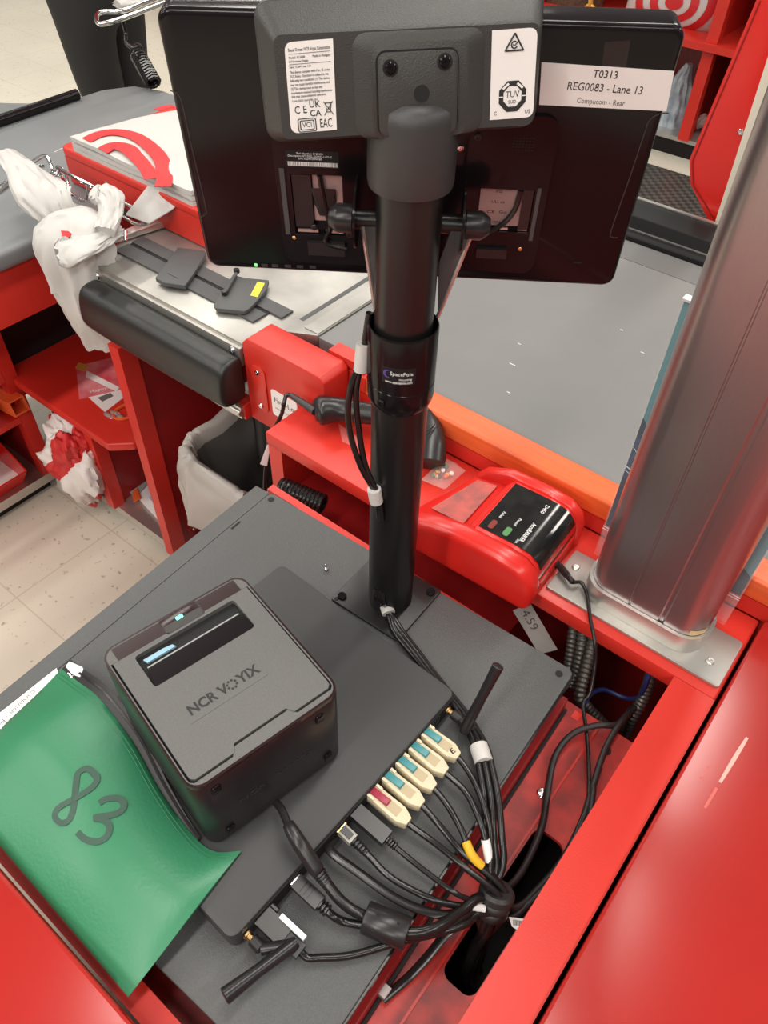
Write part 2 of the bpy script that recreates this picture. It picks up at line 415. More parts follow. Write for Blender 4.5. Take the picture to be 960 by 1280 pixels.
screw(ct, (-0.076, 0.443, 0.7202), 0.007, (0, 0, 1))
MB().box(-0.66, -0.235, 0.563, 0.5755, 0.7205, 0.783, 0.002).build('back_rail', M['red'], ct)
MB().box(-0.66, -0.0175, -0.021, 0.003, 0.60, 0.788, 0.003).build('front_rail', M['red'], ct)
MB().box(-0.66, -0.645, 0.004, 0.575, 0.0, 0.713).build('left_panel', M['red_shade'], ct)
MB().box(-0.644, -0.005, 0.004, 0.02, 0.0, 0.713).build('front_panel', M['red_shade'], ct)
MB().box(-0.644, -0.24, 0.556, 0.575, 0.0, 0.713).build('rear_panel', M['red_shade'], ct)
# round boss on the cavity wall
MB().cyl((-0.59, 0.7848, 0.70), 0.016, 0.006, axis=(0, -1, 0)).build('grommet', M['chrome'], ct, label='round metal grommet')

# glossy red worktop to the right and the near slab
cp = thing('side_worktop', 'glossy red worktop with a pale scratch right of the cable tray', 'worktop', (0.4, 0.2, 0))
MB().prism(rrect(0.0415, 0.85, -0.55, 0.794, 0.004), 0.775, 0.812, 0.003).build('top', M['red_gloss'], cp)
MB().box(0.07, 0.82, -0.5, 0.78, 0.0, 0.7745).build('cabinet', M['red_shade'], cp)
mx = M['white_tag']
b = MB(); ribbon(b, [P(934, 922, 0.8122), P(918, 948, 0.8122), P(900, 978, 0.8122)], 0.0045, th=0.0002, taper=True); b.build('scratch', mat('scratch_pale', (0.78, 0.42, 0.36), 0.5), cp, label='pale scratch')
b = MB(); ribbon(b, [P(896, 985, 0.8122), P(881, 1010, 0.8122)], 0.003, th=0.0002); ribbon(b, [P(888, 958, 0.8122), P(876, 972, 0.8122)], 0.0018, th=0.0002)
b.build('scratch', mat('scratch_faint', (0.66, 0.13, 0.11), 0.5), cp)

sl = thing('front_worktop', 'glossy red worktop edge nearest the viewer below the green pouch', 'worktop', (-0.5, -0.25, 0))
MB().prism(rrect(-0.98, -0.02, -0.5, -0.0235, 0.004), 0.79, 0.838, 0.004).build('top', M['red_gloss'], sl)
MB().box(-0.95, -0.04, -0.48, -0.06, 0.0, 0.7895).build('cabinet', M['red_shade'], sl)

# ================================================================== CONVEYOR BELT SECTION
cb = thing('conveyor_belt', 'wide grey checkout conveyor belt beyond the orange bumper', 'conveyor belt', (-0.2, 1.2, 0))
MB().box(-0.80, 0.9, 0.8435, 1.535, 0.835, 0.857, 0.003).build('belt', M['belt'], cb)
MB().box(-0.80, 0.9, 1.46, 1.534, 0.8572, 0.8578).build('edge_band', M['belt_edge'], cb)
MB().prism([(1.537, 0.70), (1.537, 0.866), (1.545, 0.872), (1.56, 0.868), (1.565, 0.868), (1.57, 0.895), (1.635, 0.90), (1.645, 0.89), (1.645, 0.70)], -0.80, 0.9, 0.002, axis='x')  .build('far_bumper', M['rubber'], cb, label='black bumper along the far edge')
b = MB(); b.box(-0.80, 0.9, 1.562, 1.5655, 0.8685, 0.8705); b.box(-0.80, 0.9, 1.634, 1.643, 0.9005, 0.903, 0.001)
b.build('trim_strip', M['steel'], cb)
MB().box(-0.74, 0.85, 0.85, 1.64, 0.0, 0.834).build('cabinet', M['red_shade'], cb)
for (x, y, a, l) in ((-0.50, 1.0, .6, .012), (-0.46, 0.93, .8, .006), (-0.52, 1.06, .2, .006), (-0.55, 1.36, .3, .008), (-.34, 1.18, 1., .007), (-.40, 1.22, .2, .006)):
    MB().box(x, x + l, y, y + 0.0015, 0.8571, 0.8573).build('scuff_mark', M['white_tag'], cb)

# ================================================================== STEEL SCANNER COUNTER
sc_ = thing('scanner_counter', 'steel-topped counter section with black padded front on a red frame', 'counter', (-1.05, 0.95, 0))
MB().prism([(-1.33, 0.739), (-0.885, 0.739), (-0.885, 0.80), (-0.802, 0.8435), (-0.802, 1.33), (-1.33, 1.33)], 0.838, 0.86, 0.0015).build('steel_top', M['steel_top'], sc_)
MB().box(-0.862, -0.852, 0.86, 1.3, 0.8601, 0.8606).build('steel_seam', M['grey_dark'], sc_)
MB().box(-0.835, -0.803, 0.845, 1.32, 0.8601, 0.8625, 0.001).build('steel_edge', M['steel_top'], sc_)
MB().hexa([(-1.345, 0.745, 0.862), (-1.305, 0.93, 0.862), (-1.29, 1.3, 0.862), (-1.345, 1.3, 0.862)], [(-1.345, 0.745, 0.872), (-1.31, 0.93, 0.872), (-1.295, 1.3, 0.872), (-1.345, 1.3, 0.872)], 0.001).build('side_trim', M['steel'], sc_)
MB().box(-1.33, -0.886, 0.732, 0.7388, 0.815, 0.852, 0.001).build('front_strip', M['steel'], sc_)
for x in (-1.285, -0.905): screw(sc_, (x, 0.7318, 0.842), 0.007, (0, -1, 0))
MB().box(-1.30, -0.882, 0.722, 0.75, 0.700, 0.7335, 0.002).build('front_beam', M['red'], sc_)
MB().box(-1.278, -1.245, 0.708, 0.75, 0.02, 0.6995, 0.002).build('front_post', M['red'], sc_)
MB().box(-1.270, -1.250, 0.752, 1.15, 0.02, 0.7345).build('side_panel', M['red_shade'], sc_)
MB().box(-1.249, -0.83, 1.12, 1.15, 0.02, 0.837).build('back_panel', M['red_shade'], sc_)
MB().box(-1.249, -0.81, 0.80, 1.119, 0.02, 0.045).build('base_plate', M['red_shade'], sc_)
MB().box(-0.828, -0.808, 0.81, 1.119, 0.046, 0.73).build('inner_panel', M['black_side'], sc_)
for z_, y_ in ((0.30, 0.80), (0.075, 0.79)):
    MB().cyl((-1.2499, y_, z_), 0.018, 0.004, axis=(1, 0, 0)).build('bolt_plate', M['red_shade'] if z_ < .2 else M['black_side'], sc_)
    screw(sc_, (-1.2455, y_, z_), 0.008, (1, 0, 0))
q = PX(195, 458, -1.2495)
tb_ = MB().prism([(q.y, q.z + .02), (q.y + .05, q.z + .035), (q.y + .05, q.z), (q.y + .02, q.z - .02)], -1.2495, -1.249, axis='x'); tb_.build('paper_label', M['pink_label'], sc_)
# padded armrest
def pad_section(x, sx=1.0):
    pr = [(0.731, 0.840), (0.722, 0.8415), (0.700, 0.842), (0.684, 0.835), (0.676, 0.818), (0.672, 0.79), (0.671, 0.772), (0.675, 0.755), (0.688, 0.746), (0.71, 0.745), (0.722, 0.745), (0.731, 0.747)]
    cy, cz = 0.715, 0.79
    return [V((x, cy + (y - cy) * (sx if y < .73 else 1) + (0 if y < .73 else 0), cz + (z - cz) * sx)) for y, z in pr]
b = MB()
xs = [(-1.312, .55), (-1.305, .85), (-1.29, .97), (-1.26, 1.0), (-1.1, 1.02), (-0.95, 1.0), (-0.915, .98), (-0.898, .86), (-0.890, .55)]
xs = [(-1.290, .80), (-1.288, .93), (-1.281, .99), (-1.267, 1.0), (-1.22, 1.03), (-1.1, 1.04), (-0.96, 1.03), (-0.905, 1.0), (-0.889, .99), (-0.882, .93), (-0.880, .80)]
b.ring([pad_section(x, s) for x, s in xs])
pad = b.build('armrest_pad', M['leather'], sc_, ang=80, label='black leather armrest pad')
md = pad.modifiers.new('smooth', 'SUBSURF'); md.levels = 1; md.render_levels = 1
b = MB(); b.box(-0.965, -0.884, 0.714, 0.7215, 0.706, 0.732, 0.001); b.cyl((-0.965, 0.716, 0.719), 0.008, 0.081, axis=(1, 0, 0)); b.build('hinge_bracket', M['steel'], sc_, label='steel bracket under the pad')
screw(sc_, (-0.893, 0.7135, 0.719), 0.006, (0, -1, 0))

# end guard
g = thing('end_guard', 'red painted end guard with screws and pale label at the belt corner', 'guard', (-0.79, 0.77, 0.70))
gp = [(-0.88, 0.70), (-0.88, 0.868), (-0.866, 0.882), (-0.745, 0.882), (-0.70, 0.882), (-0.69, 0.872), (-0.69, 0.801), (-0.7465, 0.801), (-0.7465, 0.70)]
MB().prism(gp, 0.734, 0.796, 0.0025, axis='y').build('housing', M['red'], g)
MB().box(-0.735, -0.66, 0.7975, 0.825, 0.8705, 0.886, 0.002).build('rear_cap', M['red'], g)
def ring_plate(x0, x1, z0, z1, r):
    return [(p[0], p[1]) for p in rrect(x0, x1, z0, z1, r)]
MB().prism(ring_plate(-0.862, -0.828, 0.735, 0.835, 0.013), 0.7315, 0.7338, 0.0006, axis='y').build('cover_plate', M['red'], g)
for z in (0.748, 0.822): screw(g, (-0.845, 0.7313, z), 0.0055, (0, -1, 0))
MB().prism(ring_plate(-0.818, -0.755, 0.742, 0.80, 0.006), 0.7332, 0.7339, axis='y').build('label_sticker', M['white'], g)
fx = frame((-0.787, 0.7330, 0.771), (1, 0, 0), (0, 0, 1))
text(g, 'label_print', 'Finn-Lo', loc(fx, 0, 0.008), M['ink'], h=0.011, width=0.048)
text(g, 'label_print', 'checkout systems', loc(fx, 0, -0.010), M['ink_grey'], h=0.0035, width=0.046)

# ================================================================== REGISTER PLATFORM
PA = R(2.1)
TP = Matrix.Translation(V((-0.381, 0.288, 0.7205))) @ Matrix.Rotation(PA, 4, 'Z')
pf = thing('register_platform', 'large black textured metal platform under the printer and pole', 'platform', Mx=TP)
ZT = 0.0795            # top height over the base
MB(TP).prism(rrect(-0.2475, 0.2725, -0.272, 0.272, 0.010), ZT - 0.014, ZT, 0.002).build('top_plate', M['black_tex'], pf)
MB(TP).prism(rrect(-0.2765, -0.2485, -0.272, 0.270, 0.004), ZT - 0.016, ZT - 0.0015, 0.002).build('side_lip', M['black_tex'], pf)
MB(TP).prism(rrect(-0.262, 0.243, -0.255, 0.250, 0.010), 0, ZT - 0.0165, 0.002).build('drawer_body', M['black_side'], pf)
MB(TP).box(0.2728, 0.2748, -0.272, 0.268, ZT - 0.016, ZT - 0.003, 0.0008).build('edge_strip', M['black_gloss'], pf)
MB(TP).box(0.262, 0.2785, -0.262, 0.262, 0.0002, 0.030).build('shaded_wall', M['red_shade'], ct)  # wall strip coloured dark red for the shadow beside the platform
MB(TP).box(0.2790, 0.2830, -0.262, 0.262, 0.0002, 0.006).build('slit_shade', M['black_hole'], ct)  # raised black strip stands for the dark of a slit
for x, y in ((-0.236, 0.260), (0.258, 0.256)):
    MB(TP).cyl((x, y, ZT + 0.0001), 0.0048, 0.0006, n=16).build('screw_hole', M['black_hole'], pf)
MB(TP).box(-0.243, -0.240, 0.180, 0.198, ZT + 0.0001, ZT + 0.0006).build('slot', M['black_hole'], pf)
b = MB(TP); p = TP.inverted() @ P(408, 712, 0.80); b.cyl((p.x, p.y, ZT), 0.0035, 0.003, n=12); b.cyl((p.x, p.y, ZT + .002), 0.0016, 0.011, n=10); b.build('stud', M['chrome'], pf, label='small upright stud')

# ================================================================== MINI COMPUTER
TC = Matrix.Translation(V((-0.3625, 0.2575, 0.8005))) @ Matrix.Rotation(R(-2.0), 4, 'Z')
pc = thing('mini_computer', 'flat black mini computer under the receipt printer with aerials and plugs along one side', 'computer', Mx=TC)
hx, hy, hz = 0.1475, 0.176, 0.0375
body = MB(TC).prism(rrect(-hx, hx, -hy, hy, 0.010), 0.004, hz, 0.002)
body.build('case', M['black_mat'], pc)
b = MB(TC); b.box(hx + 0.0001, hx + 0.0012, -hy + 0.03, hy - 0.006, 0.006, hz - 0.006); b.build('port_panel', M['black_hole'], pc)
for x in (-0.11, 0.11):
    for y in (-0.15, 0.15): MB(TC).cyl((x, y, 0), 0.011, 0.0045).build('foot', M['rubber'], pc)
b = MB(TC)
for i in range(7): b.box(hx + 0.001, hx + 0.002, 0.118 + i * .004, 0.1205 + i * .004, 0.012, 0.028)
b.build('vent', M['black_side'], pc)
def antenna(yl, base, tip, r0=0.0058, r1=0.0068):
    base = V(base); tip = V(tip)
    a = TC @ V((hx + 0.0005, yl, 0.019))
    d = (TC.to_3x3() @ V((1, 0, 0)))
    b = MB(); b.lathe([(0.0035, 0), (0.0052, 0.001), (0.0052, 0.003), (0.0036, 0.0035), (0.0036, 0.009)], a, d, 14)
    c = b.build('aerial_connector', M['brass'], pc)
    b = MB(); b.tube([a + d * 0.008, a + d * 0.009, a + d * 0.020, a + d * 0.021], [0.0045, 0.0062, 0.0062, 0.0052], 12, False)
    b.tube([a + d * 0.021, base - (base - a - d * .021) * 0.05, base], 0.0060, 12, False)
    b.tube([base - (tip - base).normalized() * 0.006, base, base + (tip - base) * .5, tip - (tip - base) * .01, tip], [0.0055, r0 + .001, r0, r1, r1 * 0.8], 14, False)
    b.build('aerial', M['black_side'], pc)
A1b = P(582, 910, 0.824); antenna(0.160, A1b, P(623, 832, 0.905))
A2b = P(364, 1182, 0.822); antenna(-0.160, A2b, P(280, 1246, 0.828), .0060, .0080)

# ================================================================== RECEIPT PRINTER
TR = Matrix.Translation(V((-0.3705, 0.224, 0.8383))) @ Matrix.Rotation(R(-12), 4, 'Z')
pr = thing('receipt_printer', 'black cube receipt printer with a green status light on the mini computer', 'printer', Mx=TR)
px_, py_ = 0.0940, 0.0840
H = 0.137
MB(TR).prism(rrect(-px_, px_, -py_, py_, 0.016, 6), 0.003, H - 0.006, 0.003).build('body', M['black_side'], pr)
outer = rrect(-px_ + 0.0005, px_ - 0.0005, -py_ + 0.0005, py_ - 0.0005, 0.0155, 6)
inner = rrect(-px_ + 0.0030, px_ - 0.0030, -py_ + 0.0025, py_ - 0.0025, 0.014, 6)
MB(TR).prism(rrect(-px_ + 0.004, px_ - 0.004, -py_ + 0.0035, py_ - 0.0035, 0.012, 6), H - 0.0059, H - 0.0056).build('lid_gap', M['black_hole'], pr)
MB(TR).holed(outer, [inner], H - 0.0058, H - 0.0005).build('top_rim', M['red_sheen_black'], pr)
# lid with a notch and the paper mouth
lid = [(-0.072, -0.0782), (0.075, -0.0782)]
lid += [(0.0805, -0.0775), (0.0835, -0.074)]
lid += [(0.0835, -0.034), (0.0755, -0.029), (0.0755, 0.029), (0.0835, 0.034), (0.0835, 0.074), (0.0805, 0.0775), (0.075, 0.0782), (-0.072, 0.0782)]
mouth = rrect(-0.0665, -0.0225, -0.058, 0.058, 0.004)
MB(TR).holed(lid, [mouth], H - 0.0055, H + 0.0008).build('lid', M['lid'], pr)
MB(TR).holed(inner, [[(p[0] - (0.0010 if p[0] < 0 else -0.0022), p[1] + (0.0018 if p[1] > 0 else -0.0022)) for p in lid]], H - 0.0055, H - 0.0003).build('lid_border', M['lid'], pr)
MB(TR).box(-0.0895, -0.0722, -0.072, 0.072, H - 0.005, H + 0.0002, 0.0012).build('front_trim', M['red_sheen_black'], pr)
# mouth: sloping throat, tear bar
b = MB(TR); b.box(-0.066, -0.023, -0.0575, 0.0575, H - 0.0058, H - 0.0050); b.build('paper_mouth', M['black_hole'], pr)
MB(TR).hexa([(-0.0465, -0.053, H - 0.005), (-0.0228, -0.0575, H - 0.005), (-0.0228, 0.0575, H - 0.005), (-0.0465, 0.053, H - 0.005)],
            [(-0.0460, -0.053, H + 0.0002), (-0.0228, -0.0572, H + 0.0006), (-0.0228, 0.0572, H + 0.0006), (-0.0460, 0.053, H + 0.0002)]).build('mouth_flap', M['black_gloss'], pr)
MB(TR).box(-0.0485, -0.0470, -0.053, 0.053, H - 0.005, H - 0.0002, 0.0003).build('tear_bar', M['lightgrey'], pr)
b = MB(TR); b.prism([(-0.0600, -0.052), (-0.0545, -0.05), (-0.0545, -0.018), (-0.0585, -0.02), (-0.060, -0.03)], H - 0.0049, H - 0.0022); b.build('paper_scrap', M['bluegrey'], pr)
b = MB(TR); b.prism(rrect(-0.0905, -0.0690, -0.019, 0.026, 0.003), H - 0.004, H + 0.0012, 0.0008); pb = b.build('power_button', M['red_sheen_black'], pr)
MB(TR).prism(rrect(-0.0800, -0.0700, -0.0180, 0.0250, 0.0025), H + 0.0011, H + 0.0014).build('button_cap', M['grey_case'], pb)
b = MB(TR); b.prism(rrect(-0.0835, -0.0790, -0.0025, 0.0055, 0.0010), H + 0.0013, H + 0.0018); b.build('status_light', M['led'], pb, label='glowing green status light')
MB(TR).prism(rrect(0.010, 0.034, -0.050, 0.038, 0.001), H + 0.0008, H + 0.0011).build('logo_plate', M['lid'], pr)
lg = TR @ Matrix.Translation(V((0.0215, -0.0065, H + 0.0012))) @ Matrix.Rotation(R(90), 4, 'Z')
text(pr, 'logo', 'NCR V', loc(lg, -.0180, 0), M['ink'], h=0.0108, width=0.0430, bold=0.03)
text(pr, 'logo', 'YIX', loc(lg, .0275, 0), M['ink'], h=0.0108, width=0.0240, bold=0.03)
for k in range(8):
    f_ = loc(lg, .0090 + .0048 * math.cos(R(45 * k + 22.5)), .0048 * math.sin(R(45 * k + 22.5)), 0, R(45 * k + 22.5)); MB(f_).box(-.0011, .0011, -.0012, .0012, 0, .0002).build('logo_dot', M['ink'], pr)
# back face: screws and faint raised lettering
for y, z in ((-0.062, 0.118), (-0.060, 0.02), (0.062, 0.022), (0.055, 0.115)):
    MB(TR).prism(rrect(y - .005, y + .005, z - .007, z + .007, .003), px_ + 0.0001, px_ + 0.0016, 0.0006, axis='x').build('rear_clip', M['black_gloss'], pr)
lt = TR @ frame((px_ + 0.0004, 0.0, 0.062), (0, 1, 0), (0, 0, 1))
text(pr, 'rear_print', 'NCR   VOYIX', lt, M['grey_case'], h=0.007, width=0.09)
for x in (-0.075, 0.075):
    for y in (-0.066, 0.066): MB(TR).cyl((x, y, 0), 0.008, 0.0035).build('foot', M['rubber'], pr)

# ================================================================== MONITOR POLE
PX0, PY0 = -0.3713, 0.5091
def pole_pt(z, az, r):
    """az = 0 faces the viewer side, + to the right"""
    a = math.atan2(-0.81, 0.59) + R(az)
    return V((PX0 + r * math.cos(a), PY0 + r * math.sin(a), z))
pole = thing('mounting_pole', 'black upright mounting pole carrying the two display backs', 'pole', (PX0, PY0, 0.8005))
TB = Matrix.Translation(V((PX0, PY0, 0.8005))) @ Matrix.Rotation(PA, 4, 'Z')
MB(TB).prism(rrect(-0.062, 0.050, -0.052, 0.052, 0.004), 0, 0.0035, 0.001).build('base_plate', M['black_pole'], pole)
for x, y in ((-0.052, -0.040), (0.040, 0.040), (-0.050, 0.042), (0.038, -0.040)):
    b = MB(TB); b.cyl((x, y, 0.0036), 0.006, 0.003, n=14); b.build('bolt', M['black_gloss'], pole)
MB(TB).cyl((-0.0555, -0.0475, 0.0036), 0.003, 0.0006, n=12).build('bolt_hole', M['black_hole'], pole)
MB().lathe([(0.0297, 0.8042), (0.0297, 1.165)], (PX0, PY0, 0), n=40).build('lower_tube', M['black_pole'], pole)
MB().lathe([(0.0282, 1.166), (0.0282, 1.385)], (PX0, PY0, 0), n=40).build('upper_tube', M['black_pole'], pole)
MB().lathe([(0.0299, 1.146), (0.0335, 1.153), (0.0345, 1.158), (0.0345, 1.175), (0.0341, 1.1755), (0.0341, 1.1765), (0.0345, 1.177), (0.0345, 1.236), (0.0338, 1.238), (0.0325, 1.238), (0.0315, 1.236), (0.030, 1.222), (0.0283, 1.22)], (PX0, PY0, 0), n=48).build('collar', M['black_gloss'], pole)
screw(pole, pole_pt(1.163, -32, 0.0346), 0.0045, pole_pt(0, -32, 1) - V((PX0, PY0, 0)), M['black_gloss'], 'set_screw')
MB().lathe([(0.0284, 1.370), (0.0350, 1.371), (0.0360, 1.376), (0.0360, 1.425), (0.034, 1.434), (0.027, 1.439), (0.0, 1.440)], (PX0, PY0, 0), n=40)  .build('head_sleeve', M['black_mat'], pole, ang=60)
b = MB(); b.grid(lambda u, v: pole_pt(0.806 + 0.045 * v * (1 - (2 * u - 1) ** 2 * .35), -38 + 40 * u, 0.0299), 12, 6); b.build('cable_slot', M['black_hole'], pole)
# maker's label on the collar
def collar_warp(cx, cz, r=0.0348):
    def f(c):
        q = pole_pt(cz + c.y, math.degrees((cx + c.x) / r), r + c.z); return q
    return f
b = MB(); b.grid(lambda u, v: pole_pt(1.190 + 0.019 * v, -32 + 56 * u, 0.03462), 16, 2); b.build('maker_label', M['black_hole'], pole)
text(pole, 'maker_name', 'SpacePole', None, M['ink_white'], h=0.0042, width=0.0225, warp=collar_warp(0.0005, 1.2025))
text(pole, 'maker_name', 'mounting', None, M['ink_white'], h=0.0026, width=0.0125, warp=collar_warp(0.0045, 1.1965))
text(pole, 'maker_name', 'www.spacepole.com', None, M['ink_white'], h=0.0026, width=0.027, warp=collar_warp(-0.002, 1.1925), bold=0.01)
cres = [(math.cos(t) * 1, math.sin(t) * 1) for t in [R(a) for a in range(60, 301, 20)]]
cin = [(0.35 + math.cos(t) * .82, math.sin(t) * .82) for t in [R(a) for a in range(285, 74, -15)]]
wf = collar_warp(-0.0135, 1.2015)
b = MB(); pts = cres + cin; b.add([wf(V((x * .0045, y * .0045, 0.0001))) for x, y in pts], [tuple(range(len(pts)))]); b.build('crescent_mark', M['purple'], pole, flat=True)

# ================================================================== MONITOR
yaw, tilt, roll = R(34.64), R(6.67), R(0.62)
def disp_frame(c, yaw, tilt, roll):
    u = V((math.cos(yaw), math.sin(yaw), 0)); n0 = V((math.sin(yaw), -math.cos(yaw), 0))
    v = V((0, 0, 1)) * math.cos(tilt) + n0 * math.sin(tilt)
    return frame(c, u * math.cos(roll) + v * math.sin(roll), v * math.cos(roll) - u * math.sin(roll))
TM = disp_frame((-0.407, 0.5594, 1.3597), yaw, tilt, roll)
mon = thing('monitor', 'large black touch monitor seen from behind with a white register sticker', 'monitor', Mx=TM)
mw, mh = 0.205, 0.1188
MB(TM).prism(rrect(-mw, mw, -mh, mh, 0.012, 6), -0.034, 0.0, 0.005, seg=3).build('housing', M['black_gloss'], mon)
MB(TM).prism(rrect(-mw + .006, mw - .006, -mh + .006, mh - .006, 0.01), -0.0355, -0.0345).build('screen', M['black_gloss'], mon)
uv = lambda px, py, n=0.0: PM(px, py, TM, n)
uL, uR = uv(349, 250).x, uv(682, 250).x
vB, vT = uv(500, 331).y, uv(500, 165).y + 0.02
lw = [uv(363, 214), uv(433, 292)]; rw = [uv(598, 232), uv(660, 288)]
def win(a): 
    x0, x1 = sorted((a[0].x, a[1].x)); y0, y1 = sorted((a[0].y, a[1].y)); return rrect(x0, x1, y0, y1, 0.002, 2)
MB(TM).holed(rrect(uL, uR, vB, vT, 0.012), [win(lw), win(rw)], 0.0002, 0.0042).build('mount_panel', M['black_gloss'], mon)
def inwin(a, mname, x0, x1, y0, y1, z0=0.0003, z1=0.0006):
    ax0, ax1 = sorted((a[0].x, a[1].x)); ay0, ay1 = sorted((a[0].y, a[1].y))
    return MB(TM).box(ax0 + (ax1 - ax0) * x0, ax0 + (ax1 - ax0) * x1, ay0 + (ay1 - ay0) * y0, ay0 + (ay1 - ay0) * y1, z0, z1)
inwin(lw, '', 0.40, 0.96, 0.22, 0.98).build('rating_label', M['pink_label'], mon)
inwin(rw, '', 0.05, 0.80, 0.10, 0.98).build('rating_label', M['pink_label'], mon)
inwin(lw, '', 0.02, 0.38, 0.12, 0.98, .0003, .0030).build('cable_cover', M['black_side'], mon)
inwin(rw, '', 0.80, 0.98, 0.05, 0.98, .0003, .0030).build('cable_cover', M['black_side'], mon)
for a, x0, x1 in ((lw, .05, .45), (lw, .6, .95), (rw, .02, .25), (rw, .42, .62), (rw, .8, .97)):
    inwin(a, '', x0, x1, 0.02, 0.07, .0006, .0022).build('latch', M['steel'], mon)
for a, s_ in ((lw, -1), (rw, 1)):
    ax0, ax1 = sorted((a[0].x, a[1].x)); ay0, ay1 = sorted((a[0].y, a[1].y)); W_, H_ = ax1 - ax0, ay1 - ay0
    b = MB(TM); b.tube([(ax0 + W_ * .55, ay1 - .001, .003), (ax0 + W_ * .62, ay0 + H_ * .5, .004), (ax0 + W_ * .70, ay0 + H_ * .15, .004), (ax0 + W_ * .6, ay0 - .006, .007), (ax0 + W_ * .6 - s_ * .02, ay0 - .012, .007)] if s_ < 0 else
                       [(ax0 + W_ * .75, ay1 - .001, .003), (ax0 + W_ * .68, ay0 + H_ * .5, .004), (ax0 + W_ * .45, ay0 + H_ * .12, .004), (ax0 + W_ * .0, ay0 - .006, .007), (ax0 - .01, ay0 - .008, .007)], 0.0026, 8)
    b.build('video_lead', M['cable'], mon)
b = MB(TM); c_ = (lw[0] + lw[1]) / 2; b.hexa([(c_.x - .006, c_.y + .004, .001), (c_.x + .017, c_.y + .004, .001), (c_.x + .012, c_.y - .012, .001), (c_.x + .0, c_.y - .012, .001)][::-1], [(c_.x - .006, c_.y + .018, .004), (c_.x + .017, c_.y + .018, .004), (c_.x + .012, c_.y - .010, .004), (c_.x + .0, c_.y - .010, .004)][::-1], .0006); b.build('video_plug', M['black_side'], mon)
# printed lines on the rating labels
rq = [(.22, .9, 'IP22'), (.40, .70, 'UL  us'), (.35, .45, 'CE  Gd'), (.40, .22, 'No. 1700-5-18')]
ax0, ax1 = sorted((rw[0].x, rw[1].x)); ay0, ay1 = sorted((rw[0].y, rw[1].y))
for k, (fx_, fy_, t_) in enumerate(rq):
    text(mon, 'label_print', t_, loc(TM, ax0 + (ax1 - ax0) * .38, ay0 + (ay1 - ay0) * (.9 - .24 * k), 0.0007), M['ink'], h=0.0028 if k < 3 else .0016, width=(0.006, .012, .018, .017)[k])
ax0, ax1 = sorted((lw[0].x, lw[1].x)); ay0, ay1 = sorted((lw[0].y, lw[1].y))
text(mon, 'label_print', 'This device complies with\nPart 15 of the FCC Rules.\nOperation is subject to the\nfollowing two conditions.', loc(TM, ax0 + (ax1 - ax0) * .66, ay0 + (ay1 - ay0) * .42, 0.0007), M['ink'], width=0.020)
# screws, vents, latch rails around the mount panel
for px, py, r_, mm in ((518, 178, .003, 'chrome'), (576, 185, .0028, 'chrome'), (598, 171, .0035, 'black_side'), (368, 297, .0021, 'brass'), (650, 311, .0021, 'brass'), (437, 293, .0038, 'black_side'), (581, 300, .0038, 'black_side'), (393, 284, .003, 'black_side')):
    q = uv(px, py, 0.0043); screw(mon, TM @ V((q.x, q.y, 0.0043)), r_, TM.to_3x3() @ V((0, 0, 1)), M[mm])
q = uv(655, 182, 0.0043); b = MB(TM)
for i in range(7):
    for j in range(5): b.box(q.x - .010 + i * .0028, q.x - .0084 + i * .0028, q.y + .006 - j * .0026, q.y + .0070 - j * .0026, 0.0043, 0.0046)
b.build('speaker_grille', M['black_hole'], mon)
q = uv(385, 176, 0.0043); b = MB(TM)
for i in range(6): b.box(q.x - .008 + i * .003, q.x - .0062 + i * .003, q.y - .0005, q.y + .0008, 0.0043, 0.0046)
b.build('vent_slots', M['black_hole'], mon)
q0, q1 = uv(350, 210, .0043), uv(361, 292, .0043)
MB(TM).box(q0.x - .001, q0.x + .0035, q1.y, q0.y, 0.0043, 0.0056, .0005).build('slide_rail', M['grey_dark'], mon)
q0, q1 = uv(672, 235, .0043), uv(662, 300, .0043)
MB(TM).box(q1.x - .001, q1.x + .0025, q1.y, q0.y, 0.0043, 0.0056, .0005).build('slide_rail', M['grey_dark'], mon)
q0, q1 = uv(385, 300, .0043), uv(432, 318, .0043); MB(TM).box(q0.x, q1.x, q1.y, q0.y, 0.0043, 0.0085, .001).build('cable_clamp', M['black_side'], mon)
q0, q1 = uv(596, 308, .0043), uv(632, 321, .0043); MB(TM).box(q0.x, q1.x, q1.y, q0.y, 0.0043, 0.0085, .001).build('cable_clamp', M['black_side'], mon)
# part-number label with barcode
lb = [uv(356, 187, .0044), uv(424, 211, .0044)]
x0, x1, y0, y1 = lb[0].x, lb[1].x, lb[1].y, lb[0].y
bl = MB(TM).box(x0, x1, y0, y1, 0.0043, 0.0046).build('part_label', M['black_hole'], mon)
text(mon, 'part_label_print', 'Part Number: E125496\nDescription: ET1502L-2UWC-1-MS-G\nS/N: K224Y0094180', loc(TM, (x0 + x1) / 2 - .002, y1 - (y1 - y0) * .33, 0.0047), M['ink_white'], width=(x1 - x0) * .82)
b = MB(TM); xx = x0 + .0015; rnd = random.Random(3)
while xx < x1 - .002:
    ww = rnd.choice((.0004, .0007, .0010)); b.box(xx, xx + ww, y0 + .0012, y0 + (y1 - y0) * .33, 0.0046, 0.0048); xx += ww + rnd.choice((.0002, .0004))
b.build('barcode', M['ink_white'], mon)
